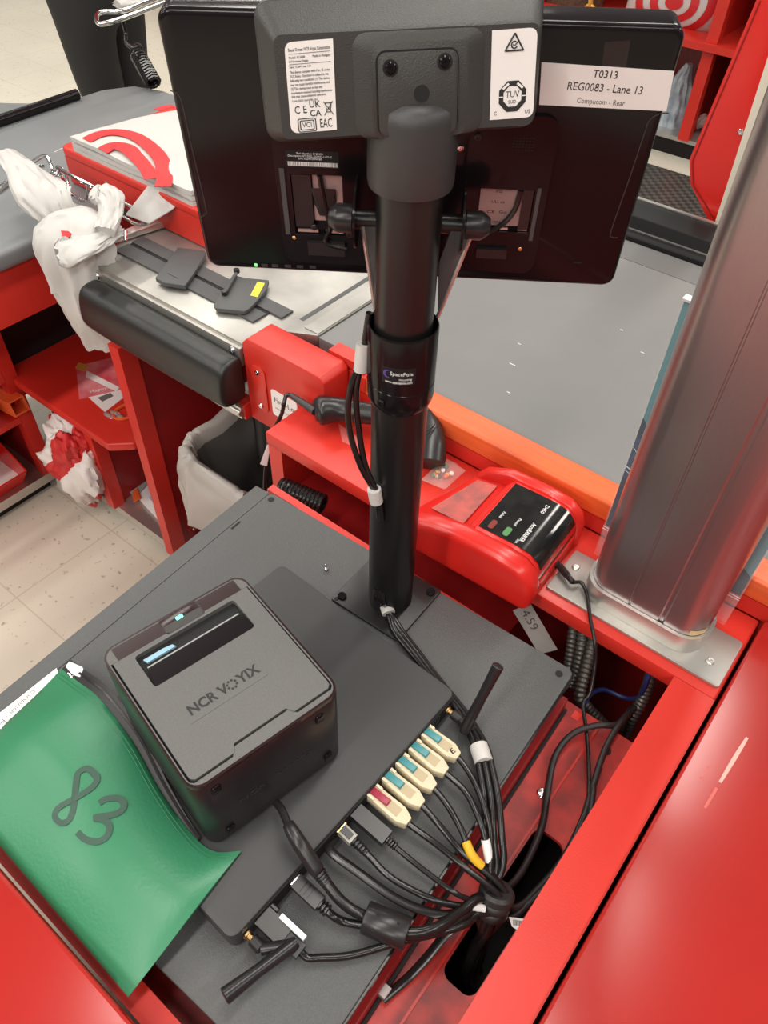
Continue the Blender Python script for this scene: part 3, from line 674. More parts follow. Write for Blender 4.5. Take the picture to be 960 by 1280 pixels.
# white register sticker
cs = [uv(677, 78, .0005), uv(843, 89, .0005), uv(833, 139, .0005), uv(674, 131, .0005)]
b = MB(TM); b.prism([(c.x, c.y) for c in cs][::-1], 0.0002, 0.0006); b.build('register_sticker', M['white'], mon, label='white register number sticker')
cx = sum(c.x for c in cs) / 4; cy = sum(c.y for c in cs) / 4; rt = math.atan2(cs[1].y - cs[0].y, cs[1].x - cs[0].x)
text(mon, 'register_print', 'T0313', loc(TM, cx - .002, cy + .0100, .0007, rt), M['ink'], h=0.0058, width=0.0195, bold=.006)
text(mon, 'register_print', 'REG0083 - Lane 13', loc(TM, cx + .000, cy - .0005, .0007, rt), M['ink'], h=0.0063, width=0.060)
text(mon, 'register_print', 'Compucom - Rear', loc(TM, cx - .001, cy - .0112, .0007, rt), M['ink_grey'], h=0.0042, width=0.039)
cs = [uv(756, 52), uv(788, 50), uv(782, 85), uv(752, 82)]
MB(TM).prism([(c.x, c.y) for c in cs][::-1], 0.0007, 0.0009).build('tape_strip', M['tape'], mon)
# front buttons along the lower edge and the power light
for px, mm in ((320, 'led2'), (331, 'grey_case'), (344, 'grey_case'), (360, 'grey_case'), (375, 'grey_case'), (391, 'grey_case')):
    q = uv(px, 331 + (px - 320) * .035); hw = .0012 if px == 320 else .0032
    MB(TM).box(q.x - hw, q.x + hw, q.y - .0016, q.y + .0016, 0.0002, 0.0007, .0002).build('power_light' if px == 320 else 'button', M[mm], mon, label='lit green power light' if px == 320 else None)
q = uv(722, 328); MB(TM).box(q.x - .004, q.x + .004, q.y - .001, q.y + .001, 0.0002, 0.0005).build('lock_slot', M['black_hole'], mon)
for pts in ([(213, 113), (222, 117), (228, 130), (240, 185), (257, 258), (256, 268), (249, 272)], [(836, 141), (825, 142), (812, 150), (806, 165), (786, 225), (764, 288), (765, 296), (772, 297)]):
    b = MB(TM); ribbon(b, [V((uv(*p).x, uv(*p).y, 0.0001)) for p in pts], 0.0009, th=0.0003); b.build('seam_line', M['grey_case'], mon)
# tilt yoke between pole and monitor (belongs to the pole)
TY = frame((PX0, PY0, 1.328), (math.cos(yaw), math.sin(yaw), 0), (0, 0, 1))
ux = TY.to_3x3() @ V((1, 0, 0))
b = MB(TY); b.lathe([(0.0085, -0.064), (0.0085, 0.064)], (0, 0, -0.020), (1, 0, 0), 20); b.build('tilt_shaft', M['black_pole'], pole)
for s_ in (-1, 1):
    b = MB(TY); b.lathe([(0.0125, 0), (0.0125, 0.013), (0.011, 0.016), (0.007, 0.021), (0, 0.022)], (s_ * 0.050, 0, -0.020), (s_, 0, 0), 22); b.build('tilt_knob', M['black_side'], pole)
    b = MB(TY); b.lathe([(0.0, -.001), (0.030, -0.001), (0.030, 0.001), (0.0, .001)], (s_ * 0.0465, 0.006, -0.020), (s_, 0, 0), 28); b.build('friction_disc', M['black_gloss'], pole)
for quad in ([(453, 283), (478, 281), (475, 330), (470, 392), (462, 345)], [(566, 281), (592, 287), (570, 335), (547, 397), (548, 330)]):
    pl = [PM(px, py, TY, -0.012) for px, py in quad]
    MB(TY).prism([(p.x, p.y) for p in pl], -0.016, -0.012, .001).build('yoke_arm', M['grey_dark'], pole)
    b = MB(TY); a_, c_ = (pl[0], pl[3]) if pl[0].x < 0 else (pl[1], pl[3]); b.tube([V((a_.x, a_.y, -.013)), V((c_.x, c_.y, -.013))], .0022, 8, False); b.build('yoke_rib', M['steel'], pole)

# ================================================================== CUSTOMER DISPLAY
TD = disp_frame((-0.3665, 0.4955, 1.4515), R(46), R(-10.7), R(1.7))
cd = thing('customer_display', 'small dark grey customer display back above the monitor with white approval stickers', 'display', Mx=TD)
duv = lambda px, py, n=0.0: PM(px, py, TD, n)
dl, dr, db, dt = -0.0965, 0.0955, -0.0335, 0.0335
b = MB(TD)
b.prism(rrect(dl - .012, dr + .009, db - .006, dt + .020, 0.012, 5), -0.030, -0.022, .002, top=rrect(dl - .012, dr + .009, db - .006, dt + .020, 0.012, 5))
L0 = rrect(dl - .011, dr + .008, db - .005, dt + .019, 0.011, 5); L1 = rrect(dl - .002, dr + .002, db - .001, dt + .003, 0.008, 5); L2 = rrect(dl, dr, db, dt, 0.006, 5)
b.ring([[V((p[0], p[1], -0.0225)) for p in L0], [V((p[0], p[1], -0.0025)) for p in L1], [V((p[0], p[1], 0.0)) for p in L2]])
b.build('housing', M['grey_case'], cd)
bx = [duv(450, 45), duv(592, 160)]
b = MB(TD)
K0 = rrect(bx[0].x - .006, bx[1].x + .006, bx[1].y - .003, dt - .001, .010, 5); K1 = rrect(bx[0].x + .006, bx[1].x - .006, bx[1].y - .003, dt - .007, .008, 5)
b.ring([[V((p[0], p[1], 0.0003)) for p in K0], [V((p[0], p[1], 0.0052)) for p in K1]]); b.build('mount_boss', M['grey_case'], cd)
bq = [duv(471, 66, .006), duv(570, 158, .006)]
plate = rrect(bq[0].x, bq[1].x, bq[1].y - .004, bq[0].y, .006, 4)
MB(TD).prism(rrect(bq[0].x - .0012, bq[1].x + .0012, bq[1].y - .004, bq[0].y + .0012, .007, 4), 0.0053, 0.0056).build('plate_gap', M['black_hole'], cd)
MB(TD).prism(plate, 0.0057, 0.0085, .0006).build('mount_plate', M['grey_case'], cd)
for px, py in ((488, 85), (556, 77)):
    q = duv(px, py, .0086); MB(TD).cyl((q.x, q.y, .0086), .0056, .0005, n=18).build('screw_recess', M['black_hole'], cd)
    screw(cd, TD @ V((q.x, q.y, .0092)), .0042, TD.to_3x3() @ V((0, 0, 1)), M['black_gloss'])
q = duv(527, 117, .0086); MB(TD).prism(circ(q.x, q.y, .0058, 18), .0086, .0089).build('cable_hole', M['black_hole'], cd)
# stickers
def rsq(cs, r, which):
    """rounded polygon from 4 px corners: only the listed corners rounded"""
    cs = [duv(*c) for c in cs]; out = []
    for i in range(4):
        p, a, c = cs[i], cs[i - 1], cs[(i + 1) % 4]
        if i in which:
            for k in range(6):
                t = k / 5; A = p + (a - p).normalized() * r; B = p + (c - p).normalized() * r
                q = A * (1 - t) ** 2 + p * 2 * t * (1 - t) + B * t * t; out.append((q.x, q.y))
        else: out.append((p.x, p.y))
    return out, cs
pl, ca = rsq([(355, 53), (416, 48), (421, 162), (364, 167)], .006, (0, 3))
MB(TD).prism(pl[::-1], 0.0002, 0.0006).build('compliance_sticker', M['white'], cd, label='white compliance sticker full of small print')
def frm(cs, fx, fy, dz=.0007):
    top = cs[0].lerp(cs[1], fx); bot = cs[3].lerp(cs[2], fx); p = top.lerp(bot, fy)
    return loc(TD, p.x, p.y, dz, math.atan2((cs[1] - cs[0]).y, (cs[1] - cs[0]).x))
SW = (ca[1] - ca[0]).length; SH = (ca[3] - ca[0]).length
for fy, t_, wd, hh in ((.085, 'Brand Owner: NCR Voyix Corporation', .86, .0021), (.165, 'Model: XL5000          Made in Hungary', .86, .0015), (.205, 'Self-Customer Display', .40, .0013),
                   (.265, 'Input: 12-24V  max 1.5A', .45, .0013), (.32, 'This device complies with Part 15 of the', .84, .0016), (.365, 'FCC Rules. Operation is subject to the', .80, .0016),
                   (.41, 'following two conditions: (1) This device', .82, .0016), (.455, 'may not cause harmful interference, and', .82, .0016), (.50, '(2) This device must accept any', .66, .0016),
                   (.545, 'interference received including interference', .86, .0016), (.585, 'that may cause undesired operation.', .74, .0016), (.635, 'CAN ICES-3 (A)/NMB-3(A)', .54, .0013)):
    text(cd, 'sticker_print', t_, frm(ca, .07 + wd / 2, fy), M['ink'], h=hh, width=SW * wd)
for fy in (.125, .235):
    f_ = frm(ca, .5, fy); MB(f_).box(-SW * .43, SW * .43, -.0001, .0001, 0, .0002).build('sticker_rule', M['ink'], cd)
text(cd, 'sticker_mark', 'C E', frm(ca, .24, .74), M['ink'], h=.0050, width=SW * .26)
text(cd, 'sticker_mark', 'UK\nCA', frm(ca, .55, .74), M['ink'], width=SW * .24, bold=.01)
text(cd, 'sticker_mark', 'EAC', frm(ca, .77, .915), M['ink'], h=.0060, width=SW * .26)
f_ = frm(ca, .36, .915)
b = MB(f_); b.holed(rrect(-SW * .2, SW * .2, -.0046, .0046, .0014), [rrect(-SW * .18, SW * .18, -.0041, .0041, .0011)], 0, .0002); b.holed(rrect(-SW * .155, SW * .155, -.0033, .0033, .0010), [rrect(-SW * .135, SW * .135, -.0028, .0028, .0008)], 0, .0002); b.build('sticker_mark', M['ink'], cd)
text(cd, 'sticker_mark', 'VCI', loc(f_, 0, 0), M['ink'], h=.0033, width=SW * .2)
f_ = frm(ca, .84, .735)
b = MB(f_)
for p, q in (((-.0035, .004), (.0035, -.005)), ((.0035, .004), (-.0035, -.005)), ((-.0025, .003), (.0025, .003)), ((-.0022, .003), (-.0012, -.003)), ((.0022, .003), (.0012, -.003)), ((-.0012, -.003), (.0012, -.003))):
    b.tube([V((*p, 0.0002)), V((*q, 0.0002))], .00025, 6, False)
b.build('sticker_mark', M['ink'], cd)
pl, cb_ = rsq([(615, 38), (672, 34), (666, 146), (612, 150)], .006, (1, 2))
MB(TD).prism(pl[::-1], 0.0002, 0.0006).build('approval_sticker', M['white'], cd, label='white approval sticker with an octagon mark')
SW2 = (cb_[1] - cb_[0]).length
f_ = frm(cb_, .5, .16); b = MB(f_)
tri = [(-.0068, -.0040), (.0068, -.0040), (0, .0068)]
for i in range(3): b.tube([V((*tri[i], .0002)), V((*tri[(i + 1) % 3], .0002))], .0006, 6, False)
b.tube([V((.0022 * math.cos(R(a)) , .0022 * math.sin(R(a)) - .0004, .0002)) for a in range(60, 331, 30)], .00045, 6)
b.tube([V(p) for p in ((-.001, -.0002, .0002), (0, -.0012, .0002), (.0034, .0024, .0002))], .0004, 6, False); b.build('sticker_mark', M['ink'], cd)
f_ = frm(cb_, .5, .74); b = MB(f_)
oc = lambda r: [(r * math.cos(R(22.5 + 45 * k)), r * math.sin(R(22.5 + 45 * k))) for k in range(8)]
b.holed(oc(.0112), [oc(.0075)], 0, .0002); b.build('sticker_mark', M['ink'], cd)
b = MB(f_)
for k in (45, 135): b.box(-.0026, .0026, -.0009, .0009, 0, 0) if 0 else None
for a in (52, 128):
    Z = f_ @ Matrix.Rotation(R(a), 4, 'Z'); b.M = Z; b.box(.0080, .0096, -.0028, .0028, .0002, .0004)
b.M = f_; b.box(-.0112, -.0074, -.0003, .0003, .0002, .0004); b.box(.0074, .0112, -.0003, .0003, .0002, .0004); b.build('sticker_mark', M['white'], cd)
text(cd, 'sticker_mark', 'TUV', loc(f_, 0, .0012), M['ink'], h=.0042, width=.0105)
text(cd, 'sticker_mark', 'SUD', loc(f_, 0, -.0038), M['ink'], h=.0024, width=.0058)
text(cd, 'sticker_mark', 'C', loc(frm(cb_, .12, .93), 0, 0), M['ink'], h=.0026); text(cd, 'sticker_mark', 'US', loc(frm(cb_, .86, .93), 0, 0), M['ink'], h=.0026)

# ================================================================== ALUMINIUM COLUMN
co = thing('support_column', 'thick brushed aluminium column bolted to the red ledge', 'column', (-0.092, 0.705, 0.8005))
MB().prism(rrect(-0.216, 0.033, 0.660, 0.746, 0.004), 0.8005, 0.8055, 0.001).build('foot_plate', M['steel_top'], co)
cx0, cx1, cy0, cy1 = -0.172, -0.012, 0.680, 0.748
def stad(d=0.0, r=0.030):
    return rrect(cx0 - d, cx1 + d, cy0 - d, cy1 + d, r + d, 8)
MB().holed(stad(0.0055), [stad(0.0006)], 0.8058, 0.836).build('foot_collar', M['steel'], co)
prof = stad()
# shallow grooves in the front face
gp = []
for p in prof: gp.append(p)
front = [p for p in gp]
b = MB()
pts = rrect(cx0, cx1, cy0, cy1, 0.030, 8)
i0 = max(range(len(pts)), key=lambda i: (-pts[i][1], -pts[i][0]))
lower_l = [p for p in pts]
out_ = []
for i, p in enumerate(pts):
    out_.append(p); nx = pts[(i + 1) % len(pts)]
    if abs(p[1] - cy0) < 1e-6 and abs(nx[1] - cy0) < 1e-6 and nx[0] > p[0] + 0.02:
        L_ = nx[0] - p[0]
        for f0, wd, dp in ((0.34, .0018, .0010), (0.78, .004, .0016)):
            xg = p[0] + L_ * f0
            out_ += [(xg - wd, cy0), (xg - wd * .5, cy0 + dp), (xg + wd * .5, cy0 + dp), (xg + wd, cy0)]
b.prism(out_, 0.8058, 2.3); b.build('shaft', M['column'], co, ang=25)
for x, y in ((-0.200, 0.716), (0.010, 0.690)): screw(co, (x, y, 0.8056), 0.0055, (0, 0, 1), M['steel'])
for x, y in ((0.0, 0.690), (-0.196, 0.716)):
    pass
b = MB()
stk = rrect(-0.0155, 0.0155, 0, 0.018, .001)
def colside(u, v): # wraps the front right corner
    a = R(-62 + 50 * u); return V((cx1 - 0.03 + 0.0304 * math.cos(a), cy0 + 0.03 + 0.0304 * math.sin(a), 0.8375 + 0.010 * v))
b.grid(colside, 8, 2); b.build('warning_sticker', mat('cream_sticker', (0.72, 0.58, 0.30), 0.5), co, label='small cream sticker')
b = MB(); b.grid(lambda u, v: V((cx1 - 0.03 + 0.0304 * math.cos(R(-15 + 35 * u)), cy0 + 0.03 + 0.0304 * math.sin(R(-15 + 35 * u)), 0.850 + 0.020 * v)), 8, 2); b.build('red_sticker', M['red_ink'], co, label='small red sticker')

# acrylic sign holder behind the column
sg = thing('sign_holder', 'clear acrylic sign holder with a teal and navy sheet behind the column', 'sign', (-0.085, 0.765, 0.8005))
b = MB(); b.box(-0.194, 0.002, 0.7605, 0.7620, 0.8005, 1.216); b.box(-0.194, 0.002, 0.7665, 0.7680, 0.8005, 1.216); b.build('acrylic_sheet', M['acrylic'], sg)
MB().box(-0.194, 0.002, 0.759, 0.7695, 1.2165, 1.2195, .0006).build('top_cap', M['white_tag'], sg)
b = MB(); b.box(-0.194, 0.002, 0.7600, 0.7604, 0.8600, 0.8612); b.box(-0.194, 0.002, 0.7600, 0.7604, 0.8560, 0.8566); b.build('sheet_rail', M['ink_white'], sg)
MB().box(-0.192, 0.000, 0.7628, 0.7655, 0.862, 1.214).build('teal_sheet', M['teal_print'], sg, label='teal printed sheet')
b = MB(); b.prism([(-0.192, 0.8622), (0.000, 0.8622), (0.000, 0.90), (-0.12, 0.985), (-0.17, 1.03), (-0.192, 1.055)], 0.7622, 0.7627, axis='y'); b.build('navy_band', M['navy_print'], sg, label='navy band of the sheet')
b = MB(); b.prism([(-0.192, 0.955), (-0.18, 0.96), (-0.13, 0.99), (-0.15, 1.005), (-0.178, 1.02), (-0.192, 1.025)], 0.76215, 0.7622, axis='y'); b.build('blue_patch', M['blue_print'], sg)
fr = V((0, -1, 0))
for p_, w_ in (([(-0.1915, 0.975), (-0.184, 0.972), (-0.176, 0.965), (-0.165, 0.952)], .0018), ([(-0.1915, 0.968), (-0.184, 0.9665), (-0.176, 0.969), (-0.165, 0.978)], .0010), ([(-0.1915, 1.008), (-0.185, 1.002), (-0.178, 0.990)], .0009)):
    b = MB(); ribbon(b, [V((x, 0.7621, z)) for x, z in p_], w_, up=fr, th=.0001); b.build('swoosh', M['ink_white'], sg)
text(sg, 'sheet_print', 'NET', frame((-0.178, 0.7620, 0.951), (1, 0, 0), (0, 0, 1)), M['ink_white'], h=.005, bold=.02)

# ================================================================== BANKNOTE CHECKER
TBk = Matrix.Translation(V((-0.328, 0.6815, 0.8005))) @ Matrix.Rotation(R(2.5), 4, 'Z')
bk = thing('banknote_checker', 'red plastic banknote checker with a black control panel on the red ledge', 'banknote checker', Mx=TBk)
chk = [(-0.122, 0.0), (-0.125, 0.020), (-0.112, 0.040), (-0.085, 0.058), (-0.05, 0.072), (-0.01, 0.080), (0.05, 0.081), (0.085, 0.077), (0.104, 0.064), (0.112, 0.042), (0.111, 0.0)]
for y0, y1 in ((-0.084, -0.0500), (0.062, 0.082)):
    cp_ = chk if y0 < 0 else [(-0.070, 0.0), (-0.072, 0.020), (-0.066, 0.042), (-0.050, 0.062), (-0.02, 0.076)] + chk[5:]
    MB(TBk).prism(cp_, y0, y1, 0.013 if y0 < 0 else .0085, axis='y', seg=5, ang=50).build('cheek', M['red_plastic'], bk, ang=60)
ctr = [(-0.115, 0.0), (-0.117, 0.020), (-0.104, 0.034), (-0.03, 0.052), (-0.012, 0.056), (-0.004, 0.068), (0.004, 0.0735), (0.06, 0.0745), (0.085, 0.071), (0.099, 0.060), (0.1045, 0.046), (0.1045, 0.030), (0.107, 0.028), (0.107, 0.0)]
ct2 = [(p[0] + (.042 if p[0] < -.1 and k < 3 else 0) + (.030 if k == 2 else 0) * 0, p[1] + (.009 if k == 2 else 0)) for k, p in enumerate(ctr)]
b = MB(TBk); b.ring([[V((p[0], -0.0515, p[1])) for p in ctr], [V((p[0], 0.0625, p[1])) for p in ct2]]); b.build('body', M['red_plastic'], bk, ang=50)
pt = [(0.004, 0.0737), (0.03, 0.0746), (0.06, 0.0748), (0.074, 0.0740), (0.085, 0.0714), (0.093, 0.0672), (0.0992, 0.0604), (0.1032, 0.0520)]
b = MB(TBk)
def panel(u, v):
    q = u * (len(pt) - 1); k = min(int(q), len(pt) - 2); f = q - k
    return V((pt[k][0] + (pt[k + 1][0] - pt[k][0]) * f, -0.045 + 0.103 * v, pt[k][1] + (pt[k + 1][1] - pt[k][1]) * f + 0.0006))
b.grid(panel, 21, 4, th=0.0008); b.build('control_panel', mat('panel_film', (0.016, 0.015, 0.014), 0.14, spec=0.8, var=.5, vscale=60), bk, ang=60)
FZ = TBk @ frame((0, 0, 0.0758), (0, -1, 0), (1, 0, 0))
def onp(x, y, z=.0): return FZ @ Matrix.Translation(V((-y, x, z)))
text(bk, 'panel_print', 'D450', onp(0.062, 0.036), M['ink_white'], h=.0058)
text(bk, 'panel_print', 'AccuBANKER', onp(0.064, -0.016, -.0002), M['ink_white'], h=.0062, width=.040, bold=.008)
text(bk, 'panel_print', 'Failed', onp(0.020, -0.008, -.0009), M['ink_white'], h=.0042)
text(bk, 'panel_print', 'Passed', onp(0.044, -0.008), M['ink_white'], h=.0042)
text(bk, 'panel_print', 'USA', onp(0.060, -0.0385), M['ink_white'], h=.0032)
MB(TBk).prism(rrect(0.0145, 0.0225, -0.040, -0.023, .0035), 0.0748, 0.0756).build('fail_lamp', M['fail_red'], bk, label='dark red lamp')
MB(TBk).prism(rrect(0.037, 0.0455, -0.040, -0.023, .0035), 0.0754, 0.0762).build('pass_lamp', M['pass_green'], bk, label='dull green lamp')
MB(TBk).box(0.1046, 0.1052, -0.046, 0.056, 0.0315, 0.0335).build('feed_slot', M['black_hole'], bk)
MB(TBk).box(0.1046, 0.1050, -0.052, -0.010, 0.0350, 0.0440).build('slot_window', M['clear'], bk)
MB(TBk).hexa([(-0.080, -0.030, 0.0412), (-0.022, -0.040, 0.0552), (-0.022, 0.055, 0.0552), (-0.055, 0.055, 0.0460)], [(-0.080, -0.030, 0.0424), (-0.022, -0.040, 0.0560), (-0.022, 0.055, 0.0560), (-0.055, 0.055, 0.0476)]).build('note_guide_sticker', mat('guide_sticker', (0.62, 0.10, 0.08), 0.35, col2=(0.33, 0.08, 0.07), vscale=45), bk, label='scuffed clear guide sticker')
b = MB(TBk)
for i in range(5): b.box(-0.0135 + i * .0032, -0.0122 + i * .0032, -0.049, 0.060, 0.056, (0.0565, .0595, .0645, .0692, .0722)[i])
b.build('grip_ribs', M['red_plastic'], bk)
fr_ = TBk @ frame((0.1074, -0.046, 0.014), (0, 1, 0), (0, 0, 1)); text(bk, 'panel_print', '-C-', fr_, M['ink'], h=.006)
MB(TBk).cyl((0.1072, 0.010, 0.014), 0.006, 0.002, axis=(1, 0, 0)).build('power_socket', M['black_hole'], bk)

# power lead of the checker
pl = thing('power_lead', 'thin black power lead plugged into the banknote checker', 'cable', P(692, 718, 0.80))
s0 = TBk @ V((0.111, 0.010, 0.014)); d0 = (TBk.to_3x3() @ V((1, 0, 0)))
p1 = P(716, 728, 0.818)
b = MB(); b.tube([s0, s0.lerp(p1, .55), s0.lerp(p1, .56), p1], [.0052, .0052, .004, .0036], 12, False); b.build('plug', M['black_side'], pl)
b = MB()
for k in range(3): b.lathe([(.0042, 0), (.0046, .001), (.0042, .0025)], s0.lerp(p1, .62 + k * .14), p1 - s0, 10)
b.build('strain_relief', M['black_side'], pl)
b = MB(); b.tube([p1, P(727, 729, .815), P(734, 745, .812), P(738, 775, .806), P(743, 800, .80), P(744, 828, .775), P(738, 865, .745), P(729, 880, .735), P(733, 915, .733), P(736, 960, .730), P(735, 1000, .730), P(722, 1035, .730), P(704, 1075, .725), P(680, 1110, .715), P(655, 1140, .70)], .0026, 10); b.build('cord', M['cable'], pl)
b = MB()

# ================================================================== BARCODE SCANNER
gs = thing('barcode_scanner', 'black handheld barcode scanner lying on the red ledge behind the pole', 'scanner', P(470, 540, 0.801))
hp = [P(393, 514, .837), P(401, 513, .837), P(425, 512, .836), P(470, 518, .838), P(510, 522, .840)]
b = MB(); b.tube(hp, [.017, .0265, .0215, .0185, .019], 20, flat=.9); b.build('handle', M['black_side'], gs, ang=80)
hd = [P(505, 512, .850), P(522, 514, .852), P(533, 533, .847), P(538, 556, .838), P(537, 580, .826)]
b = MB(); b.tube(hd, [.012, .0205, .0235, .0250, .0245], 22, flat=.8); b.build('head', M['black_side'], gs, ang=80)
b = MB()
for k in range(2): b.tube([P(530, 545 - k * 5, .866), P(538, 541 - k * 5, .866), P(545, 534 - k * 5, .860)], .0007, 6)
b.build('seam_groove', M['black_hole'], gs)
b = MB(); b.sphere(P(531, 511, .870), .0055, 1, 1, .5); b.build('trigger_badge', M['lightgrey'], gs)
e0, e1 = P(394, 514, .836), P(364, 494, .836)
b = MB(); b.tube([e0, e1], [.0075, .0045], 12, False)
for k in range(8): b.lathe([(.0062 - k * .0003, 0), (.0072 - k * .0003, .0008), (.0062 - k * .0003, .0018)], e0.lerp(e1, .15 + k * .1), e1 - e0, 12)
b.build('strain_relief', M['black_mat'], gs)
b = MB(); b.tube([e1, P(358, 494, .835), P(355, 505, .825), P(352, 518, .805), P(344, 534, .78), P(336, 548, .75), P(333, 575, .70), P(331, 600, .66), P(331, 640, .60)], .0034, 10); cd_ = b.build('cord', M['cable'], gs)
b = MB(); q = [P(334, 556, .745), P(325, 580, .715), P(333, 583, .705), P(337, 560, .74)]
b.add(q + [x + V((.0, .002, 0)) for x in q], [(0, 1, 2, 3), (7, 6, 5, 4), (0, 1, 5, 4), (1, 2, 6, 5), (2, 3, 7, 6), (3, 0, 4, 7)]); b.build('cord_tag', M['white_tag'], cd_, label='white paper tag on the cord')
# faded label on the ledge under the gun
b = MB(); c4 = [P(423, 529, .8004), P(428, 533, .8004), P(452, 549, .8004), P(456, 565, .8004), P(428, 552, .8004)]
b.prism([(c.x, c.y) for c in c4][::-1], .8002, .8004); b.build('faded_sticker', mat('faded_pink', (0.72, 0.16, 0.14), .4), ct, label='faded pink sticker on the ledge')

# sachet of sweets
pk = thing('sweet_packet', 'small clear packet of wrapped sweets on the ledge beside the scanner', 'packet', P(552, 595, 0.801))
ck = [P(526, 600, .803), P(556, 572, .803), P(582, 588, .803), P(556, 612, .803)]
def pil(h, sgn=1):
    def f(u, v):
        p = (ck[0] * (1 - u) + ck[1] * u) * (1 - v) + (ck[3] * (1 - u) + ck[2] * u) * v
        k = (math.sin(math.pi * u) * math.sin(math.pi * v)) ** .6
        p = p + V((0, 0, h * k + .0015 * noise.noise(V((u * 6, v * 6, 3))))); return p
    return f
b = MB(); b.grid(pil(.018), 14, 14); b.grid(pil(.0005), 14, 14); b.build('film', mat('clear_packet_film', (.9, .88, .82), .1, alpha=.14, bump=.5, bscale=120), pk)
for k in range(14):
    u, v = .22 + .56 * random.random(), .22 + .56 * random.random(); q = pil(.006)(u, v)
    MB().sphere(q, .0042, 1, 1, .8, 10, 6).build('sweet', M[('gold', 'orange', 'white', 'brown', 'foil', 'green')[k % 6]], pk)

# ================================================================== GREEN POUCH + PAPER
def pouch_h(x, y):
    """height of what lies under the pouch"""
    q = TC.inverted() @ V((x, y, .84))
    dx = max(-hx - q.x, 0); dy = max(-hy - q.y, 0); d = math.hypot(dx, dy)
    t = min(d / .13, 1); t = t * t * (3 - 2 * t)
    return .8405 * (1 - t) + .8055 * t
def PP(px, py, dz=0.0):
    z = .82
    for _ in range(12): q = P(px, py, z); z = pouch_h(q.x, q.y) + dz
    return P(px, py, z)
C1, C2, C3 = P(78, 838, .812), P(302, 1068, .8415), P(161, 1247, .810)
_d = P(0, 925, .81) - C1; C4 = C1 + _d.normalized() * (C3 - C2).length * 1.10
EDGE = catmull([P(x, y, z) for x, y, z in ((78, 838, .812), (104, 862, .816), (132, 887, .822), (170, 935, .832), (201, 990, .840), (236, 1040, .842), (266, 1066, .8425), (302, 1066, .8425))], 8)
_cl = [0.0]
for _i in range(1, len(EDGE)): _cl.append(_cl[-1] + (EDGE[_i] - EDGE[_i - 1]).length)
def edge(u):
    q = min(max(u, 0), 1) * _cl[-1]
    for _i in range(1, len(EDGE)):
        if _cl[_i] >= q: return EDGE[_i - 1].lerp(EDGE[_i], (q - _cl[_i - 1]) / max(_cl[_i] - _cl[_i - 1], 1e-9))
    return EDGE[-1]
po = thing('cash_pouch', 'green vinyl zip pouch with 83 in black marker leaning against the printer', 'pouch', (-0.44, 0.09, 0.8005))
NU, NV = 44, 30
def bulge(u, v): return .016 * (math.sin(math.pi * min(max(u, 0), 1)) ** .7) * (math.sin(math.pi * min(max(v, 0), 1)) ** .7)
def pxy(u, v):
    c = PP(302 + (161 - 302) * v, 1066 + (1247 - 1066) * v) - (C2 * (1 - v) + C3 * v)
    return edge(u) * (1 - v) + (C4 * (1 - u) + C3 * u) * v + V((c.x, c.y, 0)) * u ** 3
def ptop(u, v):
    p = pxy(u, v); z = pouch_h(p.x, p.y) + .004 + bulge(u, v) + .0022 * math.sin(u * 7 + v * 4) * math.sin(math.pi * v) + .0035 * noise.noise(V((u * 2.3, v * 2.3, 1.7)))
    return V((p.x, p.y, z))
def pbot(u, v):
    p = pxy(u, v); return V((p.x, p.y, pouch_h(p.x, p.y) + .0012))
b = MB(); vs = [ptop(i / NU, j / NV) for j in range(NV + 1) for i in range(NU + 1)]; W = NU + 1
vb = [pbot(i / NU, j / NV) for j in range(NV + 1) for i in range(NU + 1)]; n0_ = len(vs)
fs = [(j * W + i, j * W + i + 1, (j + 1) * W + i + 1, (j + 1) * W + i) for j in range(NV) for i in range(NU)]
fb = [tuple(n0_ + k for k in f[::-1]) for f in fs]
bd = list(range(W)) + [j * W + NU for j in range(1, NV + 1)] + [NV * W + i for i in range(NU - 1, -1, -1)] + [j * W for j in range(NV - 1, 0, -1)]
fs2 = [(bd[(k + 1) % len(bd)], bd[k], n0_ + bd[k], n0_ + bd[(k + 1) % len(bd)]) for k in range(len(bd))]
b.add(vs + vb, fs + fb + fs2); b.build('pouch_body', M['green'], po, ang=60)
def on_pouch(px, py, dz=.0006):
    z = .83
    for _ in range(14):
        q = P(px, py, z)
        u, v = .5, .5
        for _k in range(8):   # invert the edge/base interpolation
            p0 = pxy(u, v); du = (pxy(u + .01, v) - p0) / .01; dv = (pxy(u, v + .01) - p0) / .01; e_ = q - p0
            det = du.x * dv.y - du.y * dv.x; u += (e_.x * dv.y - e_.y * dv.x) / det; v += (du.x * e_.y - du.y * e_.x) / det
            u = min(max(u, 0), .985); v = min(max(v, 0), .985)
        z = ptop(u, v).z + dz
    return P(px, py, z)
d8 = [(122, 972), (110, 961), (98, 966), (95, 980), (93, 1000), (91, 1014), (85, 1026), (76, 1028), (69, 1020), (73, 1010), (86, 1002), (102, 993), (114, 985), (121, 976), (120, 968)]
d3 = [(124, 1004), (132, 999), (147, 998), (155, 1005), (151, 1014), (138, 1019), (118, 1022), (131, 1025), (137, 1034), (133, 1046), (121, 1052), (107, 1049), (97, 1040)]
for d_ in (d8, d3):
    b = MB(); ribbon(b, [on_pouch(*p) for p in d_], .0066, th=.0004, sub=5); b.build('marker_digit', M['marker'], po, label='black marker digit')
